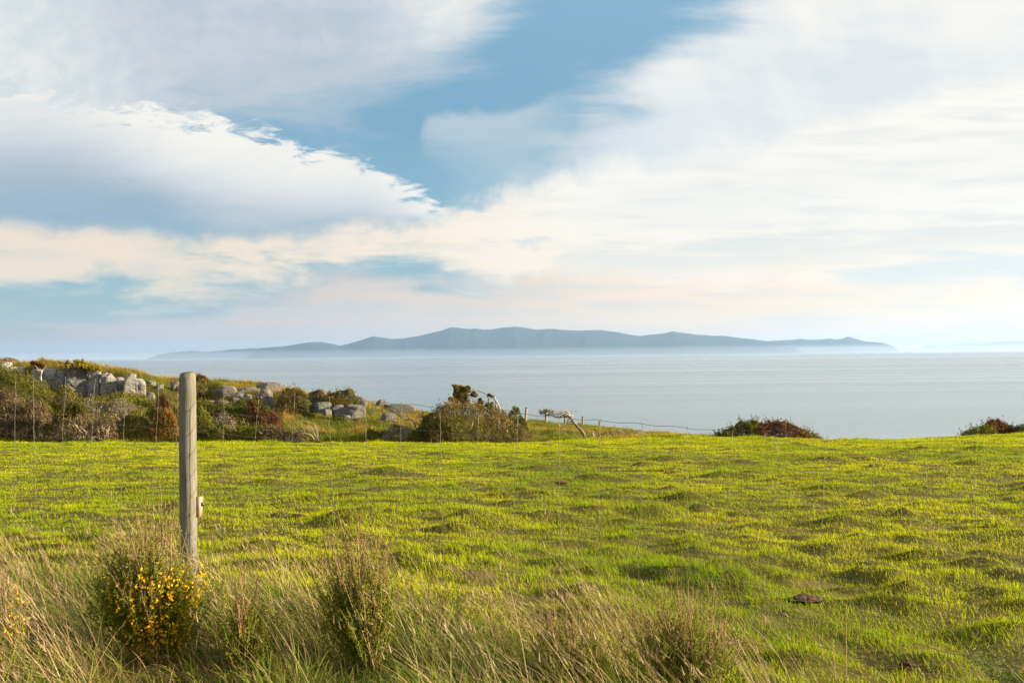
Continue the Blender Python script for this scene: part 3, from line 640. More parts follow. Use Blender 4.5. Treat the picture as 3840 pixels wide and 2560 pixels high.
# ------------------------------------------------------------------ rocks
def ico(sub):
    import bmesh
    bm = bmesh.new(); bmesh.ops.create_icosphere(bm, subdivisions=sub, radius=1.0)
    V = np.array([v.co[:] for v in bm.verts]); Fc = np.array([[v.index for v in f.verts] for f in bm.faces]); bm.free(); return V, Fc
IV, IF = ico(5)
def rock(x0, x1, y0, y1, Y, label, depth=None, tone=1.0, seed=None, blocky=0.75, sink=0.45, name='rock', cat='rock'):
    rng = np.random.default_rng(int(x0 * 7 + y0) if seed is None else seed)
    gw = 3 if x1 < 470 else (0.06 * (x1 - x0) if Y < 200 else 0); x0 -= 2 + gw; x1 += 2 + gw; y1 += 8 * (x1 < 470); A = P(x0, y1, Y); B = P(x1, y0, Y); w = (B[0] - A[0]) / 2; h = (B[2] - A[2]) / 2; h2 = h * (1 + sink); cx = (A[0] + B[0]) / 2; cz = B[2] - h2; d = depth or min(w, h * 2.2) * 0.9
    N = [(1, 0, 0), (-1, 0, 0), (0, 1, 0), (0, -1, 0), (0, 0, 1), (0, 0, -1)]; D = [1.0] * 6
    N = [np.array(q, float) + rng.normal(0, 0.10, 3) for q in N]
    for k in range(12):
        q = rng.normal(0, 1, 3); q[2] = abs(q[2]) * 0.8; N.append(q); D.append(blocky * rng.uniform(1.25, 1.85))
    N = np.array(N); N /= np.linalg.norm(N, axis=1)[:, None]; D = np.array(D); ya = R(rng.uniform(15, 38)); N = N @ np.array([[math.cos(ya), math.sin(ya), 0], [-math.sin(ya), math.cos(ya), 0], [0, 0, 1]])
    dots = IV @ N.T; rad = np.where(dots > 0.02, D[None, :] / np.maximum(dots, 0.02), 50.0)
    r = (np.sum(rad ** -26.0, axis=1)) ** (-1 / 26.0)
    V = IV * r[:, None]; V /= np.abs(V).max(axis=0)[None, :]
    V = V * np.array([w, d, h2])
    off = rng.uniform(0, 50, 3)
    dsp = 0.22 * (vn3(V + off, 1.3, 1) - 0.5) + 0.07 * (vn3(V + off, 4.5, 2) - 0.5) + 0.035 * (vn3(V + off, 11, 3) - 0.5)
    crack = np.minimum(np.abs(vn3(V * np.array([1, 1, 2.2]) + off, 0.9, 6) - 0.5), np.abs(vn3(V * np.array([2.0, 1, 0.5]) + off, 0.9, 9) - 0.5)); dsp -= 0.10 * np.exp(-(crack / 0.018) ** 2) * min(1, h * 1.2)
    V = V + (IV * dsp[:, None]) * min(1.0, h * 1.6)
    V = V + np.array([cx, Y, cz]); tc_ = np.ones((len(V), 3)) * tone
    o = mesh(name, V, [IF], M_ROCK, None, tc_, smooth=False, origin=(cx, Y, A[2]))
    me = o.data; me.polygons.foreach_set('use_smooth', np.ones(len(me.polygons), bool)); tag(o, label, cat, 'grey rocks of the outcrop' if name == 'rock' else None)
    return o
RK = [ # x0 x1 y0 y1 Y label
 (118, 210, 1379, 1440, 77, 'pale slab of rock at the left end of the outcrop, behind the small rust-brown tree'),
 (208, 246, 1379, 1432, 77.2, 'narrow upright block between the pale left slab and the large cap block'),
 (243, 333, 1362, 1420, 77, 'large dark-topped cap block directly below the yellow gorse bush'),
 (200, 240, 1424, 1466, 76.6, 'small low block at the foot of the outcrop, left of the broad blue-grey wall'),
 (234, 331, 1408, 1478, 76.6, 'broad blue-grey wall block under the dark-topped cap block'),
 (332, 374, 1384, 1424, 76.8, 'rounded upper block beside the deep crack, right of the cap block'),
 (328, 373, 1416, 1486, 76.4, 'lower block under the rounded upper block, beside the deep crack'),
 (374, 434, 1392, 1500, 76.4, 'tallest bright sunlit block with stepped layers in the middle of the outcrop'),
 (426, 462, 1402, 1474, 76.8, 'narrow shaded block just right of the tallest bright block'),
 (464, 549, 1404, 1486, 76.4, 'big rounded boulder standing apart at the right end of the cliff outcrop'),
 (482, 509, 1395, 1411, 77.2, 'small loose stone on top of the big rounded boulder'),
 (555, 586, 1427, 1448, 78, 'small pale ledge stone right of the big rounded boulder'),
 (583, 612, 1440, 1474, 77.6, 'squarish ledge rock just left of the wooden post'),
 (550, 582, 1469, 1490, 74, 'flat pale stone at the foot of the big rounded boulder'),
 (4, 48, 1350, 1374, 78, 'bright white rock on the grassy skyline at far left'),
 (24, 92, 1374, 1400, 79, 'dark low rock in grass below the bright white rock'),
 (391, 413, 1378, 1392, 81, 'small white stone on the skyline right of the yellow gorse'),
 (806, 892, 1445, 1478, 78, 'long speckled grey slab right of the wooden post'),
 (889, 914, 1457, 1508, 76, 'upright pale stone next to the long speckled slab'),
 (913, 941, 1474, 1510, 75.5, 'pointed sunlit stone right of the upright pale stone'),
 (871, 895, 1489, 1510, 75, 'small round stone at the foot of the upright pale stone'),
 (770, 806, 1499, 1514, 74, 'small flat stone behind the dark green hedge, nearest the post'),
 (812, 858, 1498, 1513, 74, 'low flat stone behind the dark green hedge'),
 (970, 1020, 1461, 1486, 77, 'overhanging capstone above the tall leaning slab'),
 (973, 1028, 1479, 1540, 75.5, 'tall leaning slab above the rust-brown bush'),
 (963, 1052, 1430, 1466, 80, 'wide dark rock on the crest above the capstone'),
 (884, 976, 1448, 1482, 79, 'low shadowed ledge between the long speckled slab and the capstone'),
 (1044, 1102, 1458, 1490, 79, 'low ledge on the crest left of the round dark bush'),
 (1112, 1176, 1510, 1534, 76, 'half-buried slab just left of the low rock ledge'),
 (640, 680, 1428, 1452, 79, 'half-buried grey rock in the bank just left of the wooden post'),
 (1094, 1140, 1450, 1472, 80, 'reddish broken rock on the crest behind the round dark bush'),
 (1155, 1214, 1464, 1494, 78.5, 'grey rock with a shrub growing over it, between the two dark bushes'),
 (1168, 1243, 1505, 1536, 75, 'left block of the low rock ledge in the green slope'),
 (1240, 1297, 1515, 1550, 74.5, 'middle block of the low rock ledge in the green slope'),
 (1294, 1367, 1517, 1555, 74.3, 'right rounded block of the low rock ledge in the green slope'),
 (1212, 1240, 1532, 1550, 73, 'small stone in front of the low rock ledge'),
 (1286, 1313, 1555, 1567, 71, 'small pale stone in the grass below the low rock ledge'),
 (1324, 1368, 1484, 1512, 79, 'broken orange-tinted rock right of the second dark bush'),
 (1352, 1376, 1500, 1516, 77, 'small grey stone under the orange-tinted rock'),
 (1412, 1450, 1496, 1513, 82, 'small crest rock above the long sloping bare rock'),
 (1434, 1548, 1513, 1536, 81, 'long sloping bare rock on the crest above the dead leaning tree'),
 (1430, 1490, 1547, 1570, 72, 'grey rock behind the twigs of the dead leaning tree'),
 (2302, 2358, 1611, 1632, 70, 'flat pale rock in the grass right of the dead twisted tree'),
 (2375, 2402, 1618, 1632, 70, 'small dark rock right of the flat pale rock'),
 (1950, 1974, 1585, 1597, 76, 'small white stone in the grass below the nearest far fence post'),
]
for k, (x0, x1, y0, y1, Y, lab) in enumerate(RK):
    rock(x0, x1, y0, y1, Y, lab, tone=1.5 if 'white' in lab else (0.65 if 'dark' in lab else (1.0 if k < 13 else 0.66)), blocky=0.86 if k < 13 else 0.80)
for (px, py, w_, Y, lab) in [(2247, 1342, 14, 9800, 'tiny dark reef far out on the sea, right one'), (1640, 1347, 12, 9800, 'tiny dark reef far out on the sea, left one')]:
    rock(px - w_ / 2, px + w_ / 2, py - 1.3, py + 1.3, Y, lab, tone=0.25, name='reef', cat='reef', depth=12)

# ------------------------------------------------------------------ shrubs
PAL = {'dark': [(0.040, 0.048, 0.008), (0.115, 0.112, 0.012), (0.15, 0.10, 0.02)],
       'green': [(0.060, 0.066, 0.010), (0.175, 0.158, 0.016), (0.24, 0.17, 0.04)],
       'bright': [(0.08, 0.10, 0.010), (0.24, 0.235, 0.016), (0.22, 0.2, 0.03)],
       'rust': [(0.075, 0.035, 0.014), (0.19, 0.075, 0.022), (0.10, 0.07, 0.02)],
       'orange': [(0.13, 0.075, 0.014), (0.30, 0.14, 0.022), (0.16, 0.15, 0.02)],
       'brown': [(0.085, 0.058, 0.032), (0.19, 0.125, 0.065), (0.11, 0.10, 0.03)],
       'grey': [(0.15, 0.115, 0.080), (0.33, 0.27, 0.20), (0.12, 0.12, 0.04)],
       'olive': [(0.075, 0.070, 0.014), (0.235, 0.17, 0.036), (0.30, 0.17, 0.075)],
       'gorse': [(0.09, 0.09, 0.012), (0.30, 0.25, 0.02), (0.5, 0.34, 0.02)]}
def quads(c, nrm, size, asp, rng):
    """leaf quads centred on c facing nrm"""
    n = len(c); t = rng.normal(0, 1, (n, 3)); t -= nrm * np.sum(t * nrm, 1)[:, None]; t /= np.linalg.norm(t, axis=1)[:, None] + 1e-9; b_ = np.cross(nrm, t)
    s = size[:, None]; V = np.stack([c - t * s, c - b_ * s * asp, c + t * s, c + b_ * s * asp], 1).reshape(-1, 3); i0 = np.arange(n) * 4
    return V, np.stack([i0, i0 + 1, i0 + 2, i0 + 3], 1)
def crown(x0, x1, yt, yb, Y, prof, pal, rng, dens=1.0, depth=0.8, leaf=0.045, lump=1.0, hollow=0.0, up=0.35):
    """leaf cloud between yb (bottom) and a top outline prof [(t,h)] in 0..1; returns V,F,C plus surface sampler"""
    ex = 0.05 * (x1 - x0); A = P(x0 - ex, yb, Y); B = P(x1 + ex, yt - 1, Y); w = B[0] - A[0]; h = B[2] - A[2]; dp = depth * min(w, 4.5) * 0.5
    tp = np.array([p[0] for p in prof]); hp = np.array([p[1] for p in prof])
    area = w * h; n = int(min(26000, max(900, area * 2900 * dens)))
    t = rng.random(n); s = rng.uniform(-1, 1, n)
    off = rng.uniform(0, 60)
    def topf(t, s):
        H_ = np.interp(t, tp, hp) * np.sqrt(np.clip(1 - (np.abs(s)) ** 2.2, 0, 1))
        X = t * w; Dp = s * dp
        l1 = vn(X * 1.3 / lump + off, Dp * 1.3 / lump + off, 3) - 0.55; l2 = vn(X * 4.2 + off, Dp * 4.2, 5) - 0.5
        return H_ * h + (l1 * 0.55 + l2 * 0.30) * min(1.0, h * 0.8) * (0.25 + H_)
    T = topf(t, s); kk = np.where(rng.random(n) < 0.72, np.abs(rng.normal(0, 0.10, n)), rng.random(n)); z = T - kk * np.maximum(T, 0.1)
    if hollow: z = np.maximum(z, hollow * h + rng.normal(0, 0.06, n) * h)
    e = 0.04; gx_ = (topf(t + e / w, s) - topf(t - e / w, s)) / (2 * e); gy_ = (topf(t, s + e / dp) - topf(t, s - e / dp)) / (2 * e)
    nr_ = np.stack([-np.clip(gx_, -3, 3), -np.clip(gy_, -3, 3), np.ones(n)], 1); nr_ /= np.linalg.norm(nr_, axis=1)[:, None]
    c = np.stack([A[0] + t * w, Y + s * dp, A[2] + z], 1) + rng.normal(0, 0.025, (n, 3)) 
    g1 = vn3(c + off, 3.3, 7); keep = (g1 > 0.40) | (rng.random(n) < 0.25); keep &= z > -0.1
    c, nr_, kk = c[keep], nr_[keep], kk[keep]; n = len(c)
    ns_ = max(20, int(w * h * 42)); si = rng.integers(0, n, ns_); si = si[kk[si] < 0.15]; ns_ = len(si)     # sprigs breaking the outline
    if ns_:
        sd_ = nr_[si] * 0.5 + np.array([-0.35, 0, 0.75]) + rng.normal(0, 0.25, (ns_, 3)); sl_ = rng.uniform(0.08, 0.42, ns_) * min(1, h)
        f_ = rng.uniform(0.1, 1, (ns_, 9)); ext = (c[si][:, None, :] + sd_[:, None, :] * (sl_[:, None] * f_)[:, :, None]).reshape(-1, 3) + rng.normal(0, 0.012, (ns_ * 9, 3))
        c = np.concatenate([c, ext]); nr_ = np.concatenate([nr_, np.repeat(nr_[si], 9, 0)]); n = len(c)
    nn = nr_ * up + rng.normal(0, 1, (n, 3)) * 0.55; nn /= np.linalg.norm(nn, axis=1)[:, None]
    V, Fq = quads(c, nn, leaf * rng.uniform(0.6, 1.3, n), 0.55, rng)
    pc = PAL[pal]; cl = np.clip(vn3(c + off, 1.7, 11) * 1.6 - 0.4 + rng.normal(0, 0.25, n), 0, 1); C = mixc(cl, pc[0], pc[1]); k3 = rng.random(n) < 0.13; C[k3] = pc[2]
    C *= rng.uniform(0.75, 1.3, n)[:, None]
    return V, Fq, np.repeat(C, 4, 0), (A, B, w, h, dp, topf)
DOME = [(0, 0.0), (0.03, 0.45), (0.12, 0.75), (0.3, 0.95), (0.5, 1.0), (0.7, 0.93), (0.88, 0.7), (0.97, 0.4), (1, 0)]
RAMP = [(0, 0.25), (0.05, 0.7), (0.15, 0.95), (0.3, 1.0), (0.5, 0.85), (0.7, 0.62), (0.88, 0.38), (1, 0.05)]      # high left, falling right
RISE = [(0, 0.1), (0.15, 0.5), (0.4, 0.75), (0.7, 0.97), (0.88, 1.0), (0.97, 0.7), (1, 0.1)]
FLAT = [(0, 0.3), (0.05, 0.75), (0.2, 0.95), (0.45, 1.0), (0.7, 0.9), (0.9, 0.95), (0.97, 0.7), (1, 0.2)]
def twigs(a_, rng, n, info, length, base_h, lean, colr, r=0.010, out_=1.0):
    A, B, w, h, dp, topf = info
    t = rng.random(n); s = rng.uniform(-1, 1, n); T = topf(t, s)
    for k in range(n):
        z1 = T[k] * rng.uniform(0.85, 1.0); L = length * rng.uniform(0.6, 1.3)
        p0 = np.array([A[0] + t[k] * w - lean * L * 0.5 * -1, Y_of(info) + s[k] * dp, A[2] + max(0, z1 - L * 0.8)])
        p2 = np.array([A[0] + t[k] * w + lean * L * 0.5, Y_of(info) + s[k] * dp, A[2] + z1 + 0.10 * out_ * rng.random()]); p0[0] = A[0] + t[k] * w - lean * L * 0.5
        m_ = (p0 + p2) / 2 + rng.normal(0, 0.04, 3)
        a_.tube([p0, m_, p2], [r, r * 0.7, r * 0.25], 3, np.array(colr) * rng.uniform(0.6, 1.25), caps=False)
def Y_of(info): return info[0][1]
def stems(a_, rng, n, info, colr, r=0.03, spread=0.5, up=0.75):
    A, B, w, h, dp, topf = info
    for k in range(n):
        t0 = rng.uniform(0.1, 0.9); t1 = np.clip(t0 + rng.normal(-0.05, spread * 0.35), 0.03, 0.97); s = rng.uniform(-0.8, 0.1) if n < 9 else rng.uniform(-1.0, -0.55); T = float(topf(np.array([t1]), np.array([s * 0.6]))[0])
        p = []; q = 6
        for i_ in range(q):
            f = i_ / (q - 1); p.append((A[0] + w * (t0 + (t1 - t0) * f ** 1.3) + rng.normal(0, 0.05), A[1] + dp * s * (0.6 + 0.4 * f) + rng.normal(0, 0.03), A[2] - 0.15 + (T * up + 0.15) * f))
        a_.tube(p, np.linspace(r, r * 0.35, q), 5, np.array(colr) * rng.uniform(0.7, 1.2))
        for b_ in range(2):
            i_ = rng.integers(2, q - 1); e = np.array(p[i_]) + np.array([rng.normal(-0.1, 0.25), rng.normal(0, 0.1), 0.25 * rng.random() + 0.1]) * min(1.3, h)
            a_.tube([p[i_], (np.array(p[i_]) + e) / 2 + rng.normal(0, 0.04, 3), e], [r * 0.5, r * 0.4, r * 0.15], 4, np.array(colr) * rng.uniform(0.7, 1.2))
WOOD = (0.40, 0.31, 0.22); WOODG = (0.42, 0.38, 0.33)
def shrub(x0, x1, yt, yb, Y, pal, prof, label, dens=1.0, twig=0, stem=4, leaf=0.045, hollow=0.0, depth=0.8, tl=0.35, tlean=-0.3, tcol=(0.38, 0.30, 0.22), name='shrub', cat='shrub', second=None, flowers=0, lump=1.0, ro=0.010):
    rng = np.random.default_rng(int(x0 * 3 + yt * 5 + 11))
    A = P((x0 + x1) / 2, yb, Y); root = tag(empty(name, A), label, cat, 'wind-shaped shrubs around the field' if name == 'shrub' else None)
    V, Fq, C, info = crown(x0, x1, yt, yb, Y, prof, pal, rng, dens, depth, leaf, lump, hollow)
    if second:
        sel = vn3(V, 0.9, 5).reshape(-1, 4)[:, 0] > 0.52; pc = PAL[second]; k = sel.sum()
        cn = mixc(rng.random(k), pc[0], pc[1]); C.reshape(-1, 4, 3)[sel] = cn[:, None, :]
    mesh('foliage', V, [Fq], M_LEAF, root, C)
    if flowers:
        t = rng.random(flowers); s = rng.uniform(-1, 0.6, flowers); T = info[5](t, s); c = np.stack([info[0][0] + t * info[2], Y + s * info[4], info[0][2] + T * rng.uniform(0.8, 1.03, flowers)], 1)
        nn = rng.normal(0, 1, (flowers, 3)); nn /= np.linalg.norm(nn, axis=1)[:, None]; V, Fq = quads(c, nn, np.full(flowers, 0.04), 0.8, rng)
        mesh('flowers', V, [Fq], M_PETAL, root, np.tile((0.62, 0.42, 0.02), (len(V), 1)))
    a_ = Acc()
    if stem: stems(a_, rng, stem, info, tcol, 0.036 if hollow or twig else 0.022, up=max(0.75, hollow + 0.2))
    if twig: twigs(a_, rng, twig, info, tl, 0.5, tlean, tcol, ro)
    if a_.n: a_.build('branches', M_BARK, root)
    return root
PINKG = (0.40, 0.30, 0.215)
SH = [
 dict(b=(-70, 200, 1391, 1545, 70), pal='dark', prof=[(0, .9), (.1, 1), (.4, 1), (.6, .9), (.8, .68), (.93, .42), (1, .1)], label='broad dark green shrub covering the slope at far left, above the grey twiggy shrubs', second='green', dens=.8),
 dict(b=(50, 268, 1468, 1640, 66.5), pal='green', prof=RAMP, label='green shrub on the left slope between the broad dark shrub and the mushroom-shaped one', second='dark', dens=.7, twig=60),
 dict(b=(-60, 104, 1466, 1662, 62), pal='brown', prof=[(0, .9), (.3, 1), (.6, .95), (.85, .75), (1, .3)], label='pinkish-brown twiggy shrub at the left edge of the photo, bare stems showing beneath', twig=420, stem=14, hollow=.32, tcol=PINKG, dens=.7, tl=.5),
 dict(b=(62, 180, 1496, 1664, 61.5), pal='brown', prof=[(0, .25), (.1, .8), (.3, 1), (.6, .95), (.85, .82), (.97, .6), (1, .3)], label='mushroom-shaped brown shrub with pale forked trunks at far left', twig=330, stem=9, hollow=.50, tcol=PINKG, dens=.9, tl=.4),
 dict(b=(212, 352, 1456, 1640, 67.5), pal='green', prof=[(0, .6), (.1, 1), (.35, .98), (.65, .85), (.9, .7), (1, .2)], label='olive shrub bristling with grey twigs in front of the outcrop wall', twig=480, tcol=(.47, .41, .32), dens=.55, tl=.5),
 dict(b=(246, 338, 1510, 1600, 62.5), pal='dark', prof=DOME, label='compact dark green ball of foliage among the grey twigs', dens=1.6, stem=3, twig=20),
 dict(b=(330, 584, 1486, 1660, 65), pal='grey', prof=[(0, .7), (.15, 1), (.4, .95), (.7, .78), (.9, .55), (1, .2)], label='wide grey dome of bare twigs in front of the big rounded boulder', second='green', twig=1100, stem=12, tcol=(.44, .37, .29), dens=.55, tl=.5),
 dict(b=(228, 452, 1560, 1664, 61.5), pal='olive', prof=FLAT, label='tangled undergrowth with pale forked trunks left of the orange shrub', second='brown', twig=380, stem=16, tcol=(.50, .41, .29), dens=.55, hollow=.25),
 dict(b=(455, 582, 1545, 1664, 61.8), pal='green', prof=DOME, label='green bush at the field edge between the tangled undergrowth and the orange shrub', twig=60, dens=.9),
 dict(b=(412, 604, 1470, 1580, 69), pal='green', prof=[(0, .5), (.1, .9), (.3, 1), (.6, .8), (.85, .55), (1, .2)], label='yellow-green shrub just below the big rounded boulder', second='bright', dens=.9),
 dict(b=(588, 645, 1486, 1570, 68), pal='rust', prof=RAMP, label='small rust-red shrub left of the post, behind the orange one', dens=1.2),
 dict(b=(578, 672, 1543, 1664, 61.3), pal='orange', prof=DOME, label='orange rounded shrub directly left of the wooden post', dens=1.3, twig=25),
 dict(b=(128, 204, 1592, 1664, 61.8), pal='bright', prof=DOME, label='low leafy green bush between the pale forked trunks at left', dens=1.2),
 dict(b=(618, 735, 1508, 1640, 65), pal='green', prof=FLAT, label='green shrub hidden partly behind the wooden post', dens=.9),
 dict(b=(735, 968, 1505, 1640, 66), pal='dark', prof=[(0, .8), (.1, 1), (.5, .97), (.8, 1), (.95, .9), (1, .4)], label='wide flat-topped dark green hedge-like shrub right of the post', second='green', dens=1.0, twig=30),
 dict(b=(940, 1054, 1504, 1650, 64.5), pal='rust', prof=[(0, .9), (.2, 1), (.45, .86), (.7, .68), (.88, .52), (.97, .3), (1, .05)], label='rust-brown sloping shrub at the right end of the flat-topped dark hedge', dens=1.3, second='dark'),
 dict(b=(728, 840, 1545, 1664, 62.3), pal='bright', prof=RAMP, label='yellow-green bush just right of the post at the field edge', dens=.9, second='green'),
 dict(b=(795, 880, 1550, 1650, 62.8), pal='grey', prof=DOME, label='grey bare-twigged bush in front of the flat-topped dark hedge', twig=240, tl=.5, tcol=WOODG, dens=.5),
 dict(b=(782, 896, 1596, 1666, 61), pal='brown', prof=DOME, label='low brown bush right of the post beside the yellow-green one', dens=1.1, second='green', twig=40),
 dict(b=(880, 1000, 1594, 1664, 61.2), pal='green', prof=DOME, label='low yellow-green bush between two brown bushes at the field edge', dens=1.0, second='bright'),
 dict(b=(975, 1098, 1588, 1668, 60.8), pal='brown', prof=[(0, .3), (.1, .8), (.3, 1), (.6, .95), (.85, .6), (1, .1)], label='smooth brown mound-shaped bush left of the bleached driftwood branches', dens=1.4, twig=60),
 dict(b=(1085, 1155, 1628, 1667, 60.6), pal='brown', prof=DOME, label='small brown bush under the bleached driftwood branches', dens=1.2, twig=20),
 dict(b=(1046, 1160, 1451, 1542, 75), pal='olive', prof=DOME, label='round dark bush on the slope among the rocks', second='dark', dens=1.0, twig=40),
 dict(b=(1226, 1336, 1457, 1512, 78), pal='dark', prof=[(0, .4), (.1, .8), (.3, .8), (.55, 1), (.8, .95), (1, .2)], label='low dark bush on the crest above the low rock ledge', second='olive', dens=1.1),
 dict(b=(1172, 1216, 1461, 1490, 77.6), pal='olive', prof=DOME, label='small shrub growing over the grey rock on the crest', dens=1.2),
 dict(b=(734, 778, 1402, 1440, 83), pal='rust', prof=DOME, label='small brown bush on the skyline right of the post', dens=1.2, second='olive'),
 dict(b=(700, 775, 1436, 1500, 79), pal='olive', prof=FLAT, label='olive scrub on the bank just right of the post', dens=.8, twig=30),
 dict(b=(1378, 1450, 1606, 1664, 61.5), pal='green', prof=FLAT, label='low green scrub left of the grey bushes beneath the dead leaning tree', dens=.9, twig=40),
 dict(b=(1440, 1556, 1598, 1666, 61.5), pal='grey', prof=DOME, label='low grey bush beneath the dead leaning tree', second='dark', twig=160, tcol=WOODG, dens=.8),
 dict(b=(1530, 1650, 1592, 1668, 60.8), pal='dark', prof=RISE, label='very dark low scrub at the left foot of the large brownish shrub', dens=1.2),
 dict(b=(1582, 1682, 1530, 1664, 61.6), pal='dark', prof=[(0, .5), (.12, .9), (.3, .85), (.6, .7), (1, .5)], label='leafy dark left arm of the large brownish shrub', second='green', dens=.8, twig=60),
 dict(b=(1634, 1968, 1503, 1668, 61), pal='olive', prof=[(0, .5), (.05, .88), (.15, 1), (.3, .98), (.5, .93), (.62, .86), (.72, .72), (.85, .5), (.95, .36), (1, .1)], label='largest brownish-green shrub in the middle, beneath the wind-bent tree', second='green', dens=1.0, twig=700, stem=10, tl=.4, tlean=-.1, tcol=(.36, .25, .16), depth=.7),
 dict(b=(1892, 1984, 1543, 1664, 62.6), pal='green', prof=[(0, .5), (.2, .85), (.4, 1), (.6, .9), (.85, .6), (1, .15)], label='dark conifer-green shrub at the right side of the largest shrub', second='dark', dens=1.3),
 dict(b=(2228, 2362, 1622, 1650, 63), pal='brown', prof=FLAT, label='low brown scrub in the grass right of the dead twisted tree', dens=.5, twig=120, tl=.25),
 dict(b=(2712, 2846, 1590, 1668, 61), pal='bright', prof=[(0, .35), (.08, .75), (.3, .8), (.5, .95), (.75, 1), (1, .8)], label='yellow-green shrub against the sea, left of the rust-brown one', dens=2.0, twig=50, second='green'),
 dict(b=(2836, 3092, 1584, 1672, 61), pal='rust', prof=[(0, .8), (.08, .95), (.2, .98), (.32, 1), (.5, .82), (.7, .56), (.85, .34), (1, .1)], label='rust-brown shrub against the sea, tapering down to the right', dens=2.4, second='rust'),
 dict(b=(2990, 3070, 1612, 1650, 60.5), pal='bright', prof=RAMP, label='bright green sprig at the right foot of the rust-brown shrub', dens=.7),
 dict(b=(3610, 3720, 1592, 1654, 61), pal='bright', prof=RISE, label='bright green grassy shrub left of the rust one at the right edge', dens=.9, twig=60, tcol=(.25, .28, .08)),
 dict(b=(3694, 3816, 1572, 1656, 61.5), pal='rust', prof=[(0, .5), (.15, .8), (.35, 1), (.6, .9), (.85, .75), (1, .2)], label='rust-brown rounded shrub against the sea near the right edge', dens=2.2, twig=60),
 dict(b=(3808, 3890, 1592, 1650, 61), pal='dark', prof=DOME, label='dark shrub cut by the right edge of the photo', dens=1.0),
 dict(b=(-40, 60, 1345, 1372, 84), pal='rust', prof=FLAT, label='low rusty heath on the skyline behind the bright white rock', dens=.6),
]
for s_ in SH:
    b_ = s_.pop('b'); pal_ = s_.pop('pal'); pr_ = s_.pop('prof'); shrub(*b_, pal_, pr_, s_.pop('label'), **s_)

# ------------------------------------------------------------------ gorse, small tree, bent and dead trees
def px_tube(a_, pts, Y, r0, r1, col_, rng, sub=4, wob=0.6, sides=6):
    pts = np.array(pts, float); n = len(pts); t = np.linspace(0, n - 1, (n - 1) * sub + 1)
    x = np.interp(t, range(n), pts[:, 0]); y = np.interp(t, range(n), pts[:, 1])
    dy_ = np.interp(t, range(n), np.cumsum(rng.normal(0, 0.12, n)))
    m = np.ones(len(t)); m[0] = 0
    x = x + rng.normal(0, wob, len(t)) * m; y = y + rng.normal(0, wob, len(t)) * m
    p = np.array([P(a1, b1, Y + c1) for a1, b1, c1 in zip(x, y, dy_)])
    a_.tube(p, np.linspace(r0, r1, len(t)) * (0.85 if r0 > 4.5 else (1.2 if r0 > 1 else 1.0)) * Y / F, sides, np.array(col_) * rng.uniform(0.85, 1.12)); return p
def spray(a_, p0, ang, L, Y, rng, depth, r, col_, spread=0.5):
    """recursive px-space spray of twigs (angles in px plane, 0 = right, 90 = up)"""
    x, y = p0; n = 3; pts = [(x, y)]
    for k in range(n):
        ang += rng.normal(0, 12); x += math.cos(R(ang)) * L / n; y -= math.sin(R(ang)) * L / n; pts.append((x, y))
    px_tube(a_, pts, Y, r, r * 0.55, col_, rng, 1, 0.3, 4)
    if depth > 0:
        for s in range(rng.integers(2, 4)):
            spray(a_, pts[rng.integers(1, len(pts))], ang + rng.normal(0, 38 * spread * 2), L * rng.uniform(0.5, 0.75), Y + rng.normal(0, 0.12), rng, depth - 1, r * 0.6, col_, spread)
def clump(V_, C_, cx, cy, rx, ry, Y, n, pal, rng, leaf=0.04, droop=0.0):
    """ellipsoidal leaf clump in px units"""
    q = rng.normal(0, 1, (n, 3)); q /= np.linalg.norm(q, axis=1)[:, None]; r = rng.random(n) ** 0.4
    k = Y / F; c0 = P(cx, cy, Y); c = c0 + q * r[:, None] * np.array([rx * k, min(rx, ry) * k * 0.8, ry * k])
    c += rng.normal(0, 0.02, (n, 3)); nn = rng.normal(0, 1, (n, 3)) + q * 0.5
    if droop: nn[:, 2] *= 0.2
    nn /= np.linalg.norm(nn, axis=1)[:, None]; V, Fq = quads(c, nn, leaf * rng.uniform(0.5, 1.3, n), 0.5, rng)
    pc = PAL[pal]; cl = np.clip(rng.random(n) * 0.7 + 0.35 * q[:, 2], 0, 1); C = mixc(cl, pc[0], pc[1]); k3 = rng.random(n) < 0.12; C[k3] = pc[2]
    V_.append(V); C_.append(np.repeat(C * rng.uniform(.8, 1.2, n)[:, None], 4, 0))
def leafmesh(name, V_, C_, root, mat=None):
    V = np.concatenate(V_); C = np.concatenate(C_); i0 = np.arange(len(V) // 4) * 4
    return mesh(name, V, [np.stack([i0, i0 + 1, i0 + 2, i0 + 3], 1)], mat or M_LEAF, root, C)
# yellow gorse on the skyline
rng = np.random.default_rng(5)
root = tag(empty('gorse_bush', P(315, 1392, 77.0)), 'yellow-flowered gorse bush on the skyline above the rock outcrop', 'bush')
a_ = Acc(); VL, CL = [], []; VF, CF = [], []
for k in range(70):
    t = rng.random(); bx = 255 + 120 * t; by = 1378 + 14 * t + rng.uniform(-3, 6); top = np.interp(t, [0, .2, .4, .7, 1], [14, 40, 36, 26, 16]); L = top * rng.uniform(.7, 1.05); an = 90 + (38 if t < .15 else rng.normal(-8, 22)); ex, ey = bx + math.cos(R(an)) * L, by - math.sin(R(an)) * L
    px_tube(a_, [(bx, by), ((bx + ex) / 2, (by + ey) / 2), (ex, ey)], 76.8 + rng.normal(0, .4), 0.6, 0.2, (.14, .12, .04), rng, 1, .2, 4)
    for f in np.linspace(.3, 1, 7):
        clump(VL, CL, bx + (ex - bx) * f, by + (ey - by) * f, 3.0, 3.4, 76.8 + rng.normal(0, .4), 44, 'gorse' if t > .18 else 'green', rng, .042)
        if rng.random() < .4: clump(VF, CF, bx + (ex - bx) * f, by + (ey - by) * f, 2.4, 2.4, 76.5 + rng.normal(0, .4), 7, 'gorse', rng, .035)
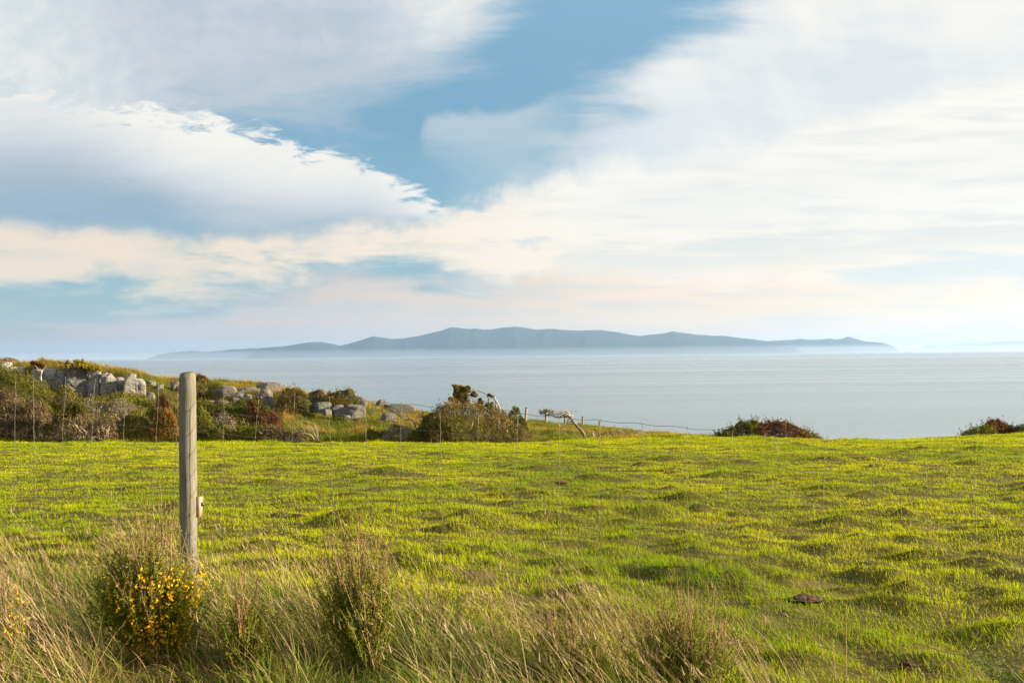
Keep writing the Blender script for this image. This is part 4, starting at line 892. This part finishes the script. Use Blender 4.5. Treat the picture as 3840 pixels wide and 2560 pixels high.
leafmesh('foliage', VL, CL, root); f_ = leafmesh('flowers', VF, [np.tile((0.60, 0.40, 0.02), (len(c), 1)) for c in CF], root, M_PETAL); a_.build('branches', M_BARK, root)
# small flag-shaped tree
rng = np.random.default_rng(9)
root = tag(empty('small_tree', P(154, 1425, 74)), 'small wind-blown tree with a wedge of rust-brown leaves before the outcrop', 'tree')
a_ = Acc(); px_tube(a_, [(154, 1426), (153, 1410), (155, 1396), (158, 1386)], 74, 2.6, 1.6, WOODG, rng)
for e in [(128, 1368), (140, 1362), (150, 1366), (172, 1372), (134, 1376)]: px_tube(a_, [(156, 1398), ((156 + e[0]) / 2, (1394 + e[1]) / 2), e], 74, 1.1, .4, WOODG, rng, 2, .4)
VL, CL = [], []
for (cx, cy, rx, ry) in [(122, 1360, 10, 8), (134, 1362, 12, 10), (147, 1367, 13, 11), (159, 1371, 11, 10), (150, 1379, 12, 8), (140, 1374, 10, 8)]: clump(VL, CL, cx, cy, rx, ry, 74, 700, 'rust', rng, .035)
leafmesh('crown', VL, CL, root); a_.build('trunk', M_BARK, root)
# wind-bent tree behind the largest shrub (zoom scale .153 from 1600,1420)
Z = lambda pts: [(1600 + x_ * .15306, 1420 + y_ * .15306) for x_, y_ in pts]
rng = np.random.default_rng(12); Yt = 63.5; TW = (.33, .28, .22)
root = tag(empty('bent_tree', P(1868, 1600, Yt)), 'wind-bent tree leaning left with drooping dark foliage and bare pale limbs', 'tree')
a_ = Acc()
px_tube(a_, Z([(1750, 1250), (1755, 980), (1780, 870), (1790, 760), (1780, 680), (1740, 610), (1700, 540), (1665, 490)]), Yt, 4.2, 2.2, TW, rng, 3, .3, 8)
px_tube(a_, Z([(1665, 490), (1680, 440), (1665, 395)]), Yt, 1.8, .9, TW, rng, 3, .2)
px_tube(a_, Z([(1665, 490), (1600, 470), (1550, 445), (1510, 420)]), Yt, 2.0, .9, TW, rng, 3, .3)
px_tube(a_, Z([(1665, 500), (1690, 580), (1705, 680), (1710, 780)]), Yt + .2, 1.2, 1.6, TW, rng, 3, .2)
px_tube(a_, Z([(1750, 960), (1720, 870), (1690, 800), (1650, 740), (1640, 690), (1580, 640), (1525, 600)]), Yt, 3.6, 2.2, TW, rng, 3, .3, 8)
px_tube(a_, Z([(1525, 600), (1530, 540), (1510, 470), (1470, 400), (1420, 350), (1340, 320), (1260, 290), (1190, 245), (1110, 260)]), Yt, 1.9, 1.0, (.22, .18, .14), rng, 3, .3)
px_tube(a_, Z([(1525, 600), (1450, 600), (1380, 590), (1300, 560), (1280, 520), (1250, 480), (1180, 450), (1090, 420), (1010, 380)]), Yt, 1.8, .8, TW, rng, 3, .3)
px_tube(a_, Z([(1300, 560), (1210, 530), (1140, 490), (1060, 470), (1000, 440)]), Yt, 1.1, .5, TW, rng, 3, .3)
px_tube(a_, Z([(1380, 590), (1260, 570), (1180, 580), (1120, 545)]), Yt, .8, .4, TW, rng, 3, .3)
px_tube(a_, Z([(1400, 600), (1405, 680), (1412, 740)]), Yt, .7, .4, TW, rng, 3, .3)
px_tube(a_, Z([(1535, 640), (1555, 700), (1562, 770)]), Yt, .6, .3, TW, rng, 3, .3)
px_tube(a_, Z([(1475, 400), (1480, 340), (1482, 280)]), Yt, .6, .3, TW, rng, 3, .3)
for (x_, y_, an) in [(1340, 320, 200), (1260, 290, 230), (1190, 250, 180), (1190, 250, 60), (1420, 350, 240), (1300, 560, 190), (1210, 530, 200), (1140, 490, 170), (1060, 470, 190), (1450, 500, 220), (1400, 500, 190), (1180, 450, 210), (1250, 480, 70), (1120, 545, 190), (1110, 260, 200), (1100, 300, 250)]:
    spray(a_, Z([(x_, y_)])[0], an, 15, Yt + rng.normal(0, .15), rng, 2, .42, (.30, .24, .18))
VL, CL = [], []
for (cx, cy, rx, ry, n_) in [(720, 200, 50, 50, 500), (740, 290, 70, 80, 1200), (820, 240, 80, 70, 1300), (760, 390, 90, 90, 1400), (690, 380, 45, 40, 400), (850, 380, 90, 100, 1600), (840, 500, 70, 80, 1200), (930, 260, 60, 60, 700), (1010, 220, 55, 45, 600), (1020, 280, 50, 45, 500), (950, 400, 60, 100, 1200), (930, 530, 45, 80, 900), (1000, 560, 40, 40, 300),
                            (1150, 350, 60, 55, 500), (1180, 400, 60, 35, 500), (1120, 390, 60, 30, 300), (610, 500, 70, 45, 600), (680, 520, 70, 50, 900), (720, 580, 40, 50, 500), (560, 490, 25, 25, 120), (1310, 530, 40, 50, 350), (1350, 570, 40, 30, 300), (1320, 600, 40, 20, 200), (1530, 395, 40, 30, 250), (1590, 430, 45, 25, 250), (650, 165, 25, 20, 60), (1600, 610, 30, 30, 180), (1500, 640, 60, 50, 500), (1580, 700, 50, 60, 600), (1250, 660, 70, 50, 600), (1330, 700, 60, 60, 600)]:
    cx, cy = Z([(cx, cy)])[0]; clump(VL, CL, cx, cy, rx * .18, ry * .18, Yt + rng.normal(0, .2), int(n_ * 1.3), 'dark' if rng.random() < .45 else 'olive', rng, .045, 1)
leafmesh('crown', VL, CL, root); a_.build('trunk', M_BARK, root)
# dead twisted tree (zoom scale .1913 from 1950,1500)
Z2 = lambda pts: [(1950 + x_ * .1913, 1500 + y_ * .1913) for x_, y_ in pts]
rng = np.random.default_rng(15); Yt = 61.5; TD = (.22, .155, .11); TL = (.33, .275, .22)
root = tag(empty('dead_tree', P(2195, 1648, Yt)), 'dead twisted tree blown flat to the left, standing alone before the far fence', 'tree')
a_ = Acc()
px_tube(a_, Z2([(1290, 830), (1270, 740), (1250, 670), (1200, 590), (1140, 530), (1090, 470), (1040, 410), (1010, 360), (990, 330)]), Yt, 8.0 * .9, 4.6, TD, rng, 3, .5, 9)
px_tube(a_, Z2([(1240, 690), (1210, 600), (1150, 545)]), Yt - .08, 3, 2.6, TL, rng, 3, .5)
for pts, r0, r1, c_ in [([(1000, 340), (940, 320), (860, 320), (780, 330), (700, 320), (620, 290), (540, 290), (470, 270), (400, 240)], 3.4, .8, TD),
                        ([(1000, 330), (960, 280), (920, 225), (860, 235), (800, 270), (740, 290), (680, 270), (600, 240), (520, 210)], 2.6, .7, TL),
                        ([(990, 320), (940, 290), (900, 255), (850, 290), (770, 310), (700, 350), (640, 320)], 2.2, .6, TL),
                        ([(1000, 330), (975, 280), (935, 235)], 1.8, 1.2, TL), ([(880, 250), (820, 240), (760, 245), (720, 240)], 1.6, .5, TL),
                        ([(860, 300), (790, 350), (740, 350), (690, 330)], 1.4, .4, TD), ([(540, 290), (480, 310), (440, 290)], 1.2, .4, TD),
                        ([(1000, 320), (1005, 260), (1030, 200), (1045, 160)], 1.4, .5, TL), ([(1005, 260), (1000, 190), (1000, 155)], .7, .4, TL), ([(1045, 180), (1058, 165), (1050, 150)], .6, .3, TL),
                        ([(1010, 325), (1050, 280), (1085, 230), (1110, 190)], 1.2, .5, TL), ([(1085, 230), (1065, 205)], .6, .3, TL), ([(1085, 230), (1110, 225)], .6, .3, TL),
                        ([(950, 350), (935, 420), (910, 480), (880, 520), (830, 550), (805, 600)], 1.8, .7, TD), ([(910, 490), (860, 510), (820, 520), (800, 545)], 1.3, .5, TL), ([(940, 430), (890, 430), (870, 400)], 1.0, .4, TD),
                        ([(1020, 380), (980, 420), (950, 440), (900, 440)], 1.8, .7, TD), ([(1030, 400), (1000, 450), (1040, 460)], 1.3, .7, TL)]:
    px_tube(a_, Z2(pts), Yt + rng.normal(0, .15), r0, r1, c_, rng, 3, .45)
for k in range(60):
    t = rng.random(); x_ = 400 + 480 * t; y_ = np.interp(x_, [400, 520, 640, 760, 880], [225, 215, 270, 285, 265]) + rng.normal(0, 28); spray(a_, Z2([(x_, y_)])[0], 150 + rng.normal(0, 45), 9, Yt + rng.normal(0, .25), rng, 2, .5, (.36, .25, .14), .7)
for k in range(14): spray(a_, Z2([(rng.uniform(880, 1030), rng.uniform(340, 460))])[0], rng.uniform(120, 300), 8, Yt, rng, 1, .6, TD, .7)
a_.build('trunk', M_BARK, root)
VL, CL = [], []
for (cx, cy, rx, ry, n_) in [(400, 220, 30, 45, 70), (460, 240, 60, 50, 220), (520, 200, 60, 45, 260), (590, 230, 60, 50, 240), (640, 250, 40, 40, 120), (540, 290, 60, 25, 120), (410, 260, 20, 30, 60)]:
    cx, cy = Z2([(cx, cy)])[0]; clump(VL, CL, cx, cy, rx * .19, ry * .19, Yt, n_, 'olive', rng, .028)
leafmesh('twig_foliage', VL, CL, root)
# dead leaning tree at left (zoom scale .3827 from 1400,1400)
Z3 = lambda pts: [(1400 + x_ * .3827, 1400 + y_ * .3827) for x_, y_ in pts]
rng = np.random.default_rng(18); Yt = 64
root = tag(empty('dead_leaning_tree', P(1572, 1620, Yt)), 'dead leaning tree with bare grey limbs reaching left over the slope', 'tree')
a_ = Acc()
for pts, r0, r1 in [([(445, 580), (420, 540), (395, 480), (365, 445), (310, 455), (270, 420), (220, 400), (170, 370), (100, 350), (20, 340)], 2.6, .7), ([(500, 560), (470, 520), (430, 490), (390, 470), (350, 440), (310, 380)], 2.4, .6),
                    ([(430, 490), (425, 430), (410, 370)], 1.2, .5), ([(470, 520), (465, 460), (450, 410)], 1.4, .5), ([(540, 560), (530, 470), (515, 400)], 1.2, .5), ([(270, 420), (240, 380), (200, 360), (140, 340), (60, 330)], 1.4, .4), ([(310, 455), (330, 500), (300, 540)], .9, .4),
                    ([(365, 445), (340, 410), (300, 400), (250, 360), (180, 345)], 1.3, .4)]:
    px_tube(a_, Z3(pts), Yt + rng.normal(0, .2), r0, r1, (.22, .19, .155), rng, 3, .6)
for k in range(46):
    x_ = rng.uniform(0, 330); y_ = np.interp(x_, [0, 330], [335, 400]) + rng.normal(0, 14); spray(a_, Z3([(x_, y_)])[0], 150 + rng.normal(0, 40), 15, Yt + rng.normal(0, .3), rng, 2, .45, (.34, .29, .22), .6)
a_.build('trunk', M_BARK, root)
# bleached driftwood branches
rng = np.random.default_rng(21); Yt = 60.6
root = tag(empty('fallen_branches', P(1175, 1660, Yt)), 'bleached fallen branches lying at the field edge beside the brown mound-shaped bush', 'dead branches')
a_ = Acc(); Z4 = lambda pts: [(700 + x_ * .3401, 1380 + y_ * .3401) for x_, y_ in pts]
for pts, r0, r1 in [([(1490, 820), (1450, 790), (1400, 775), (1370, 740), (1330, 720), (1250, 725), (1180, 700), (1140, 690)], 2.6, .8), ([(1480, 815), (1430, 760), (1390, 700), (1370, 680)], 2.2, .7), ([(1400, 775), (1360, 790), (1320, 770), (1300, 740)], 1.8, .6),
                    ([(1450, 790), (1440, 700), (1420, 640), (1380, 600), (1300, 580), (1270, 560)], 1.2, .4), ([(1390, 700), (1440, 680), (1450, 640)], 1.3, .5), ([(1250, 725), (1200, 680), (1150, 650), (1120, 620)], 1.0, .3), ([(1380, 810), (1330, 800), (1280, 760)], 1.6, .5)]:
    px_tube(a_, Z4(pts), Yt + rng.normal(0, .25), r0, r1, (.36, .32, .26), rng, 3, .8)
for k in range(26): spray(a_, Z4([(rng.uniform(1250, 1440), rng.uniform(600, 740))])[0], rng.uniform(80, 170), 12, Yt + rng.normal(0, .3), rng, 2, .35, (.45, .39, .28), .6)
a_.build('branches', M_BARK, root)
# grey stump and white stake, spiky bush left of the right-hand shrubs
rng = np.random.default_rng(24); a_ = Acc(); px_tube(a_, [(2224, 1650), (2225, 1640), (2224, 1630), (2222, 1624)], 61.5, 5.5, 3.5, (.36, .33, .29), rng, 3, .6, 9); px_tube(a_, [(2228, 1642), (2230, 1634), (2232, 1624)], 61.4, 2, .5, (.62, .56, .48), rng, 3, .3)
px_tube(a_, [(2219, 1648), (2218, 1640), (2216, 1634)], 61.5, 3, 1, (.3, .27, .24), rng, 3, .3); tag(a_.build('stump', M_BARK, origin=P(2224, 1648, 61.5)), 'broken grey stump in the grass right of the dead twisted tree', 'stump')
a_ = Acc(); px_tube(a_, [(1904, 1662), (1905, 1650), (1903, 1640), (1904, 1630)], 60.2, 2.6, 1.6, (.30, .28, .24), rng, 3, .4, 8); px_tube(a_, [(1904, 1650), (1900, 1654), (1898, 1658)], 60.2, 2.2, .9, (.33, .30, .26), rng, 3, .4, 8)
tag(a_.build('stump', M_BARK, origin=P(1904, 1658, 60.2)), 'pale bleached stump at the right foot of the largest shrub', 'stump')
rng = np.random.default_rng(27); root = tag(empty('spiky_bush', P(2700, 1642, 61)), 'low dark spiky bush left of the yellow-green shrub against the sea', 'bush'); a_ = Acc(); VL, CL = [], []
for k in range(16):
    an = rng.uniform(95, 175); L = rng.uniform(18, 48); bx, by = 2712 + rng.uniform(-14, 10), 1642; ex, ey = bx + math.cos(R(an)) * L, by - math.sin(R(an)) * L * .9
    px_tube(a_, [(bx, by), ((bx + ex) / 2, (by + ey) / 2 - 1), (ex, ey)], 61, .8, .3, (.08, .09, .04), rng, 1, .3, 4)
    for f in np.linspace(.3, 1, 5): clump(VL, CL, bx + (ex - bx) * f, by + (ey - by) * f, 3.5, 1.8, 61, 22, 'dark', rng, .03)
for (x_, y_) in [(2772, 1566), (2768, 1572), (2778, 1576), (2775, 1584), (2784, 1590)]: clump(VL, CL, x_, y_, 4, 2.2, 61, 26, 'dark', rng, .03)
px_tube(a_, [(2790, 1640), (2786, 1600), (2778, 1580), (2768, 1566)], 61, .9, .4, (.1, .1, .05), rng, 2, .3, 4)
leafmesh('foliage', VL, CL, root); a_.build('branches', M_BARK, root)

# ------------------------------------------------------------------ broom bushes on the verge
def broom(px, pbase, Y, wpx, hpx, n, label, flowers, brown, seed, leaf_n=10, green=((0.095, 0.105, 0.008), (0.26, 0.26, 0.014)), lean=-0.1, fz=(0.1, 0.75)):
    rng = np.random.default_rng(seed); b0 = P(px, pbase, Y); b0 = np.array([b0[0], Y, float(height(np.array([b0[0]]), np.array([Y]))[0])])
    k = Y / F; Hh = hpx * k; Wd = wpx * k / 2
    root = tag(empty('broom_bush', b0), label, 'bush', 'broom bushes along the verge')
    a_ = Acc(); LV, LC = [], []; FVv, FCc = [], []
    for i_ in range(n):
        an = rng.uniform(0, 2 * math.pi); rr_ = math.sqrt(rng.random()); tx = math.cos(an) * rr_ * Wd + lean * Hh * 0.5; ty = math.sin(an) * rr_ * Wd * 0.8
        isb = rng.random() < brown; hh = Hh * (1.0 - 0.35 * rr_ ** 2) * (rng.uniform(0.7, 1.08) if isb else rng.uniform(0.45, 0.80)); m = 7; ts = np.linspace(0, 1, m)
        base_ = b0 + np.array([rng.normal(0, Wd * 0.15), rng.normal(0, Wd * 0.12), -0.02])
        p = base_[None, :] + np.stack([tx * ts ** 1.15, ty * ts ** 1.15, hh * ts], 1) + np.cumsum(rng.normal(0, 0.004, (m, 3)), 0)
        colr = np.array((0.23, 0.15, 0.07)) if isb else np.array((0.14, 0.155, 0.025))
        a_.tube(p, np.linspace(0.0026, 0.0009, m), 4, colr * rng.uniform(0.7, 1.3), caps=False)
        for sb in range(5):      # side shoots, nearly parallel to the stem
            j = rng.integers(2, m - 1); d = np.array([rng.normal(0, 0.022) + tx * 0.05, rng.normal(0, 0.022), rng.uniform(0.05, 0.13)])
            a_.tube([p[j], p[j] + d * 0.5, p[j] + d], [0.0014, 0.001, 0.0006], 3, colr * rng.uniform(0.7, 1.4), caps=False)
            nl = leaf_n if not isb else max(1, leaf_n // 5); f = rng.random(nl); c = p[j] + d * f[:, None] + rng.normal(0, 0.006, (nl, 3)); LV.append(c)
        nl = leaf_n * 2 if not isb else leaf_n // 3; f = rng.uniform(0.1, 0.95, nl) * (m - 1); fi = f.astype(int); c = p[fi] + (p[fi + 1] - p[fi]) * (f - fi)[:, None] + rng.normal(0, 0.006, (nl, 3)); LV.append(c)
    c = np.concatenate(LV); nn = rng.normal(0, 1, c.shape); nn /= np.linalg.norm(nn, axis=1)[:, None]
    V, Fq = quads(c, nn, rng.uniform(0.0035, 0.0075, len(c)), 0.5, rng); C = mixc(rng.random(len(c)), green[0], green[1]); mesh('leaves', V, [Fq], M_LEAF, root, np.repeat(C, 4, 0))
    a_.build('stems', M_BARK, root)
    if flowers:
        # flowers sit along outer shoots, mostly on the right and lower side as in bloom
        fc = []
        while len(fc) < flowers:
            an = rng.uniform(0, 2 * math.pi); q = rng.uniform(fz[0], fz[1]); rad = np.interp(q, [0, .15, .4, .62, 1], [.30, .60, .95, 1.0, .7]) * math.sqrt(rng.uniform(0.12, 1.15)); x_ = math.cos(an) * rad; y_ = math.sin(an) * rad
            if y_ > 0.4 and rng.random() < .8: continue
            if rng.random() > (0.35 + 0.65 * (x_ > -0.2)) * (1.1 - q): continue
            base_ = b0 + np.array([x_ * Wd * 0.95 + lean * Hh * 0.5 * q, y_ * Wd * 0.75, q * Hh]); 
            for r_ in range(rng.integers(1, 5)): fc.append(base_ + rng.normal(0, 0.009, 3) + np.array([0, 0, 0.014 * r_]))
        fc = np.array(fc); Vs, Fs_, n0 = [], [], 0
        for q in range(4):
            nn = rng.normal(0, 1, fc.shape); nn /= np.linalg.norm(nn, axis=1)[:, None]; V, Fq = quads(fc + rng.normal(0, 0.0025, fc.shape), nn, rng.uniform(0.0034, 0.0070, len(fc)), 0.75, rng); Vs.append(V); Fs_.append(Fq + n0); n0 += len(V)
        V = np.concatenate(Vs); C = np.repeat(mixc(rng.random(len(V) // 4), (0.70, 0.40, 0.008), (0.88, 0.60, 0.02)), 4, 0)
        tag(mesh('flowers', V, [np.concatenate(Fs_)], M_PETAL, root, C), kind='stuff')
broom(590, 2440, 4.15, 420, 620, 330, 'broom bush covered in yellow flowers left of the wooden post', 1600, 0.26, 31, 26, lean=-0.16, fz=(0.0, 0.52))
broom(1385, 2600, 4.1, 300, 620, 190, 'flowerless dark green broom bush with brown tips, lower middle left', 0, 0.36, 32, 20, lean=-0.16)
broom(0, 2700, 3.9, 260, 430, 80, 'sparse broom with a few yellow flowers in the lower left corner', 24, 0.5, 33, 10, fz=(0.35, 1.0))
broom(2580, 2760, 4.15, 440, 470, 170, 'brownish thin broom bush at the bottom edge right of middle', 0, 0.5, 34, 14, lean=-0.05)
broom(2150, 2780, 4.05, 300, 440, 90, 'sparse upright broom twigs at the bottom edge in the middle', 0, 0.45, 35, 12, lean=-0.05)
broom(930, 2680, 4.0, 230, 400, 60, 'thin green broom at the bottom edge between the two large broom bushes', 10, 0.25, 36, 12, lean=-0.02, fz=(0.3, 1.0))
# feathery plant in the lower right corner
rng = np.random.default_rng(41); b0 = P(3880, 2640, 4.4); b0[2] = float(height(np.array([b0[0]]), np.array([b0[1]]))[0]) ; root = tag(empty('feathery_plant', b0), 'feathery arching green plant in the lower right corner', 'plant'); a_ = Acc(); LV = []
for k in range(34):
    L = rng.uniform(.25, .42); an = rng.normal(math.pi * .9, .9); ts = np.linspace(0, 1, 9); p = b0 + np.stack([math.cos(an) * L * .8 * ts, math.sin(an) * L * .4 * ts, L * (1.25 * ts - .55 * ts ** 2.2)], 1)
    a_.tube(p, np.linspace(.0022, .0007, 9), 4, (.14, .15, .05), caps=False)
    f = rng.uniform(.2, 1, 46) * 7.99; fi = f.astype(int); c = p[fi] + (p[fi + 1] - p[fi]) * (f - fi)[:, None] + rng.normal(0, .011, (46, 3)); LV.append(c)
c = np.concatenate(LV); nn = rng.normal(0, 1, c.shape); nn /= np.linalg.norm(nn, axis=1)[:, None]; V, Fq = quads(c, nn, rng.uniform(.008, .02, len(c)), .16, rng)
mesh('leaves', V, [Fq], M_LEAF, root, np.repeat(mixc(rng.random(len(c)), (.05, .08, .02), (.16, .18, .04)), 4, 0)); a_.build('stems', M_BARK, root)

# ------------------------------------------------------------------ bare clods of earth in the pasture
for (x_, y_, w_, lab) in [(1850, 1317, 38, 'long dark brown clod of bare earth in the pasture at right'), (102, 1193, 26, 'brown clod of earth in the pasture left of the post'), (175, 1100, 14, 'small brown clod far off in the pasture at left'),
                          (2078, 1418, 14, 'small dark clod near the lower right of the pasture'), (1258, 1442, 26, 'crumbled brown clod at the bottom middle behind the long grass'), (683, 1192, 12, 'small clod of earth in the pasture right of the post'), (1290, 1108, 14, 'small reddish clod in the middle of the pasture'), (1225, 1108, 10, 'tiny clod left of the small reddish clod')]:
    X, Y = field_pt(x_ * 1.6327, y_ * 1.6327); r = w_ * 1.6327 * Y / F * .95; z = float(height(np.array([X]), np.array([Y]))[0]); V = IV.copy(); s = 3 + int(x_) % 7
    V = V * (1 + .5 * (vn3(IV * 1.0 + s, 2.5, 1) - .5) + .35 * (vn3(IV + s, 7, 2) - .5))[:, None] * np.array([r, r * .8, .02 + r * .03]) + np.array([X, Y, z + .03])
    tag(mesh('earth_clod', V, [IF], M_EARTH, None, np.tile((.09, .055, .035), (len(V), 1)), True, origin=(X, Y, z)), lab, 'clod of earth', 'clods of earth in the pasture')
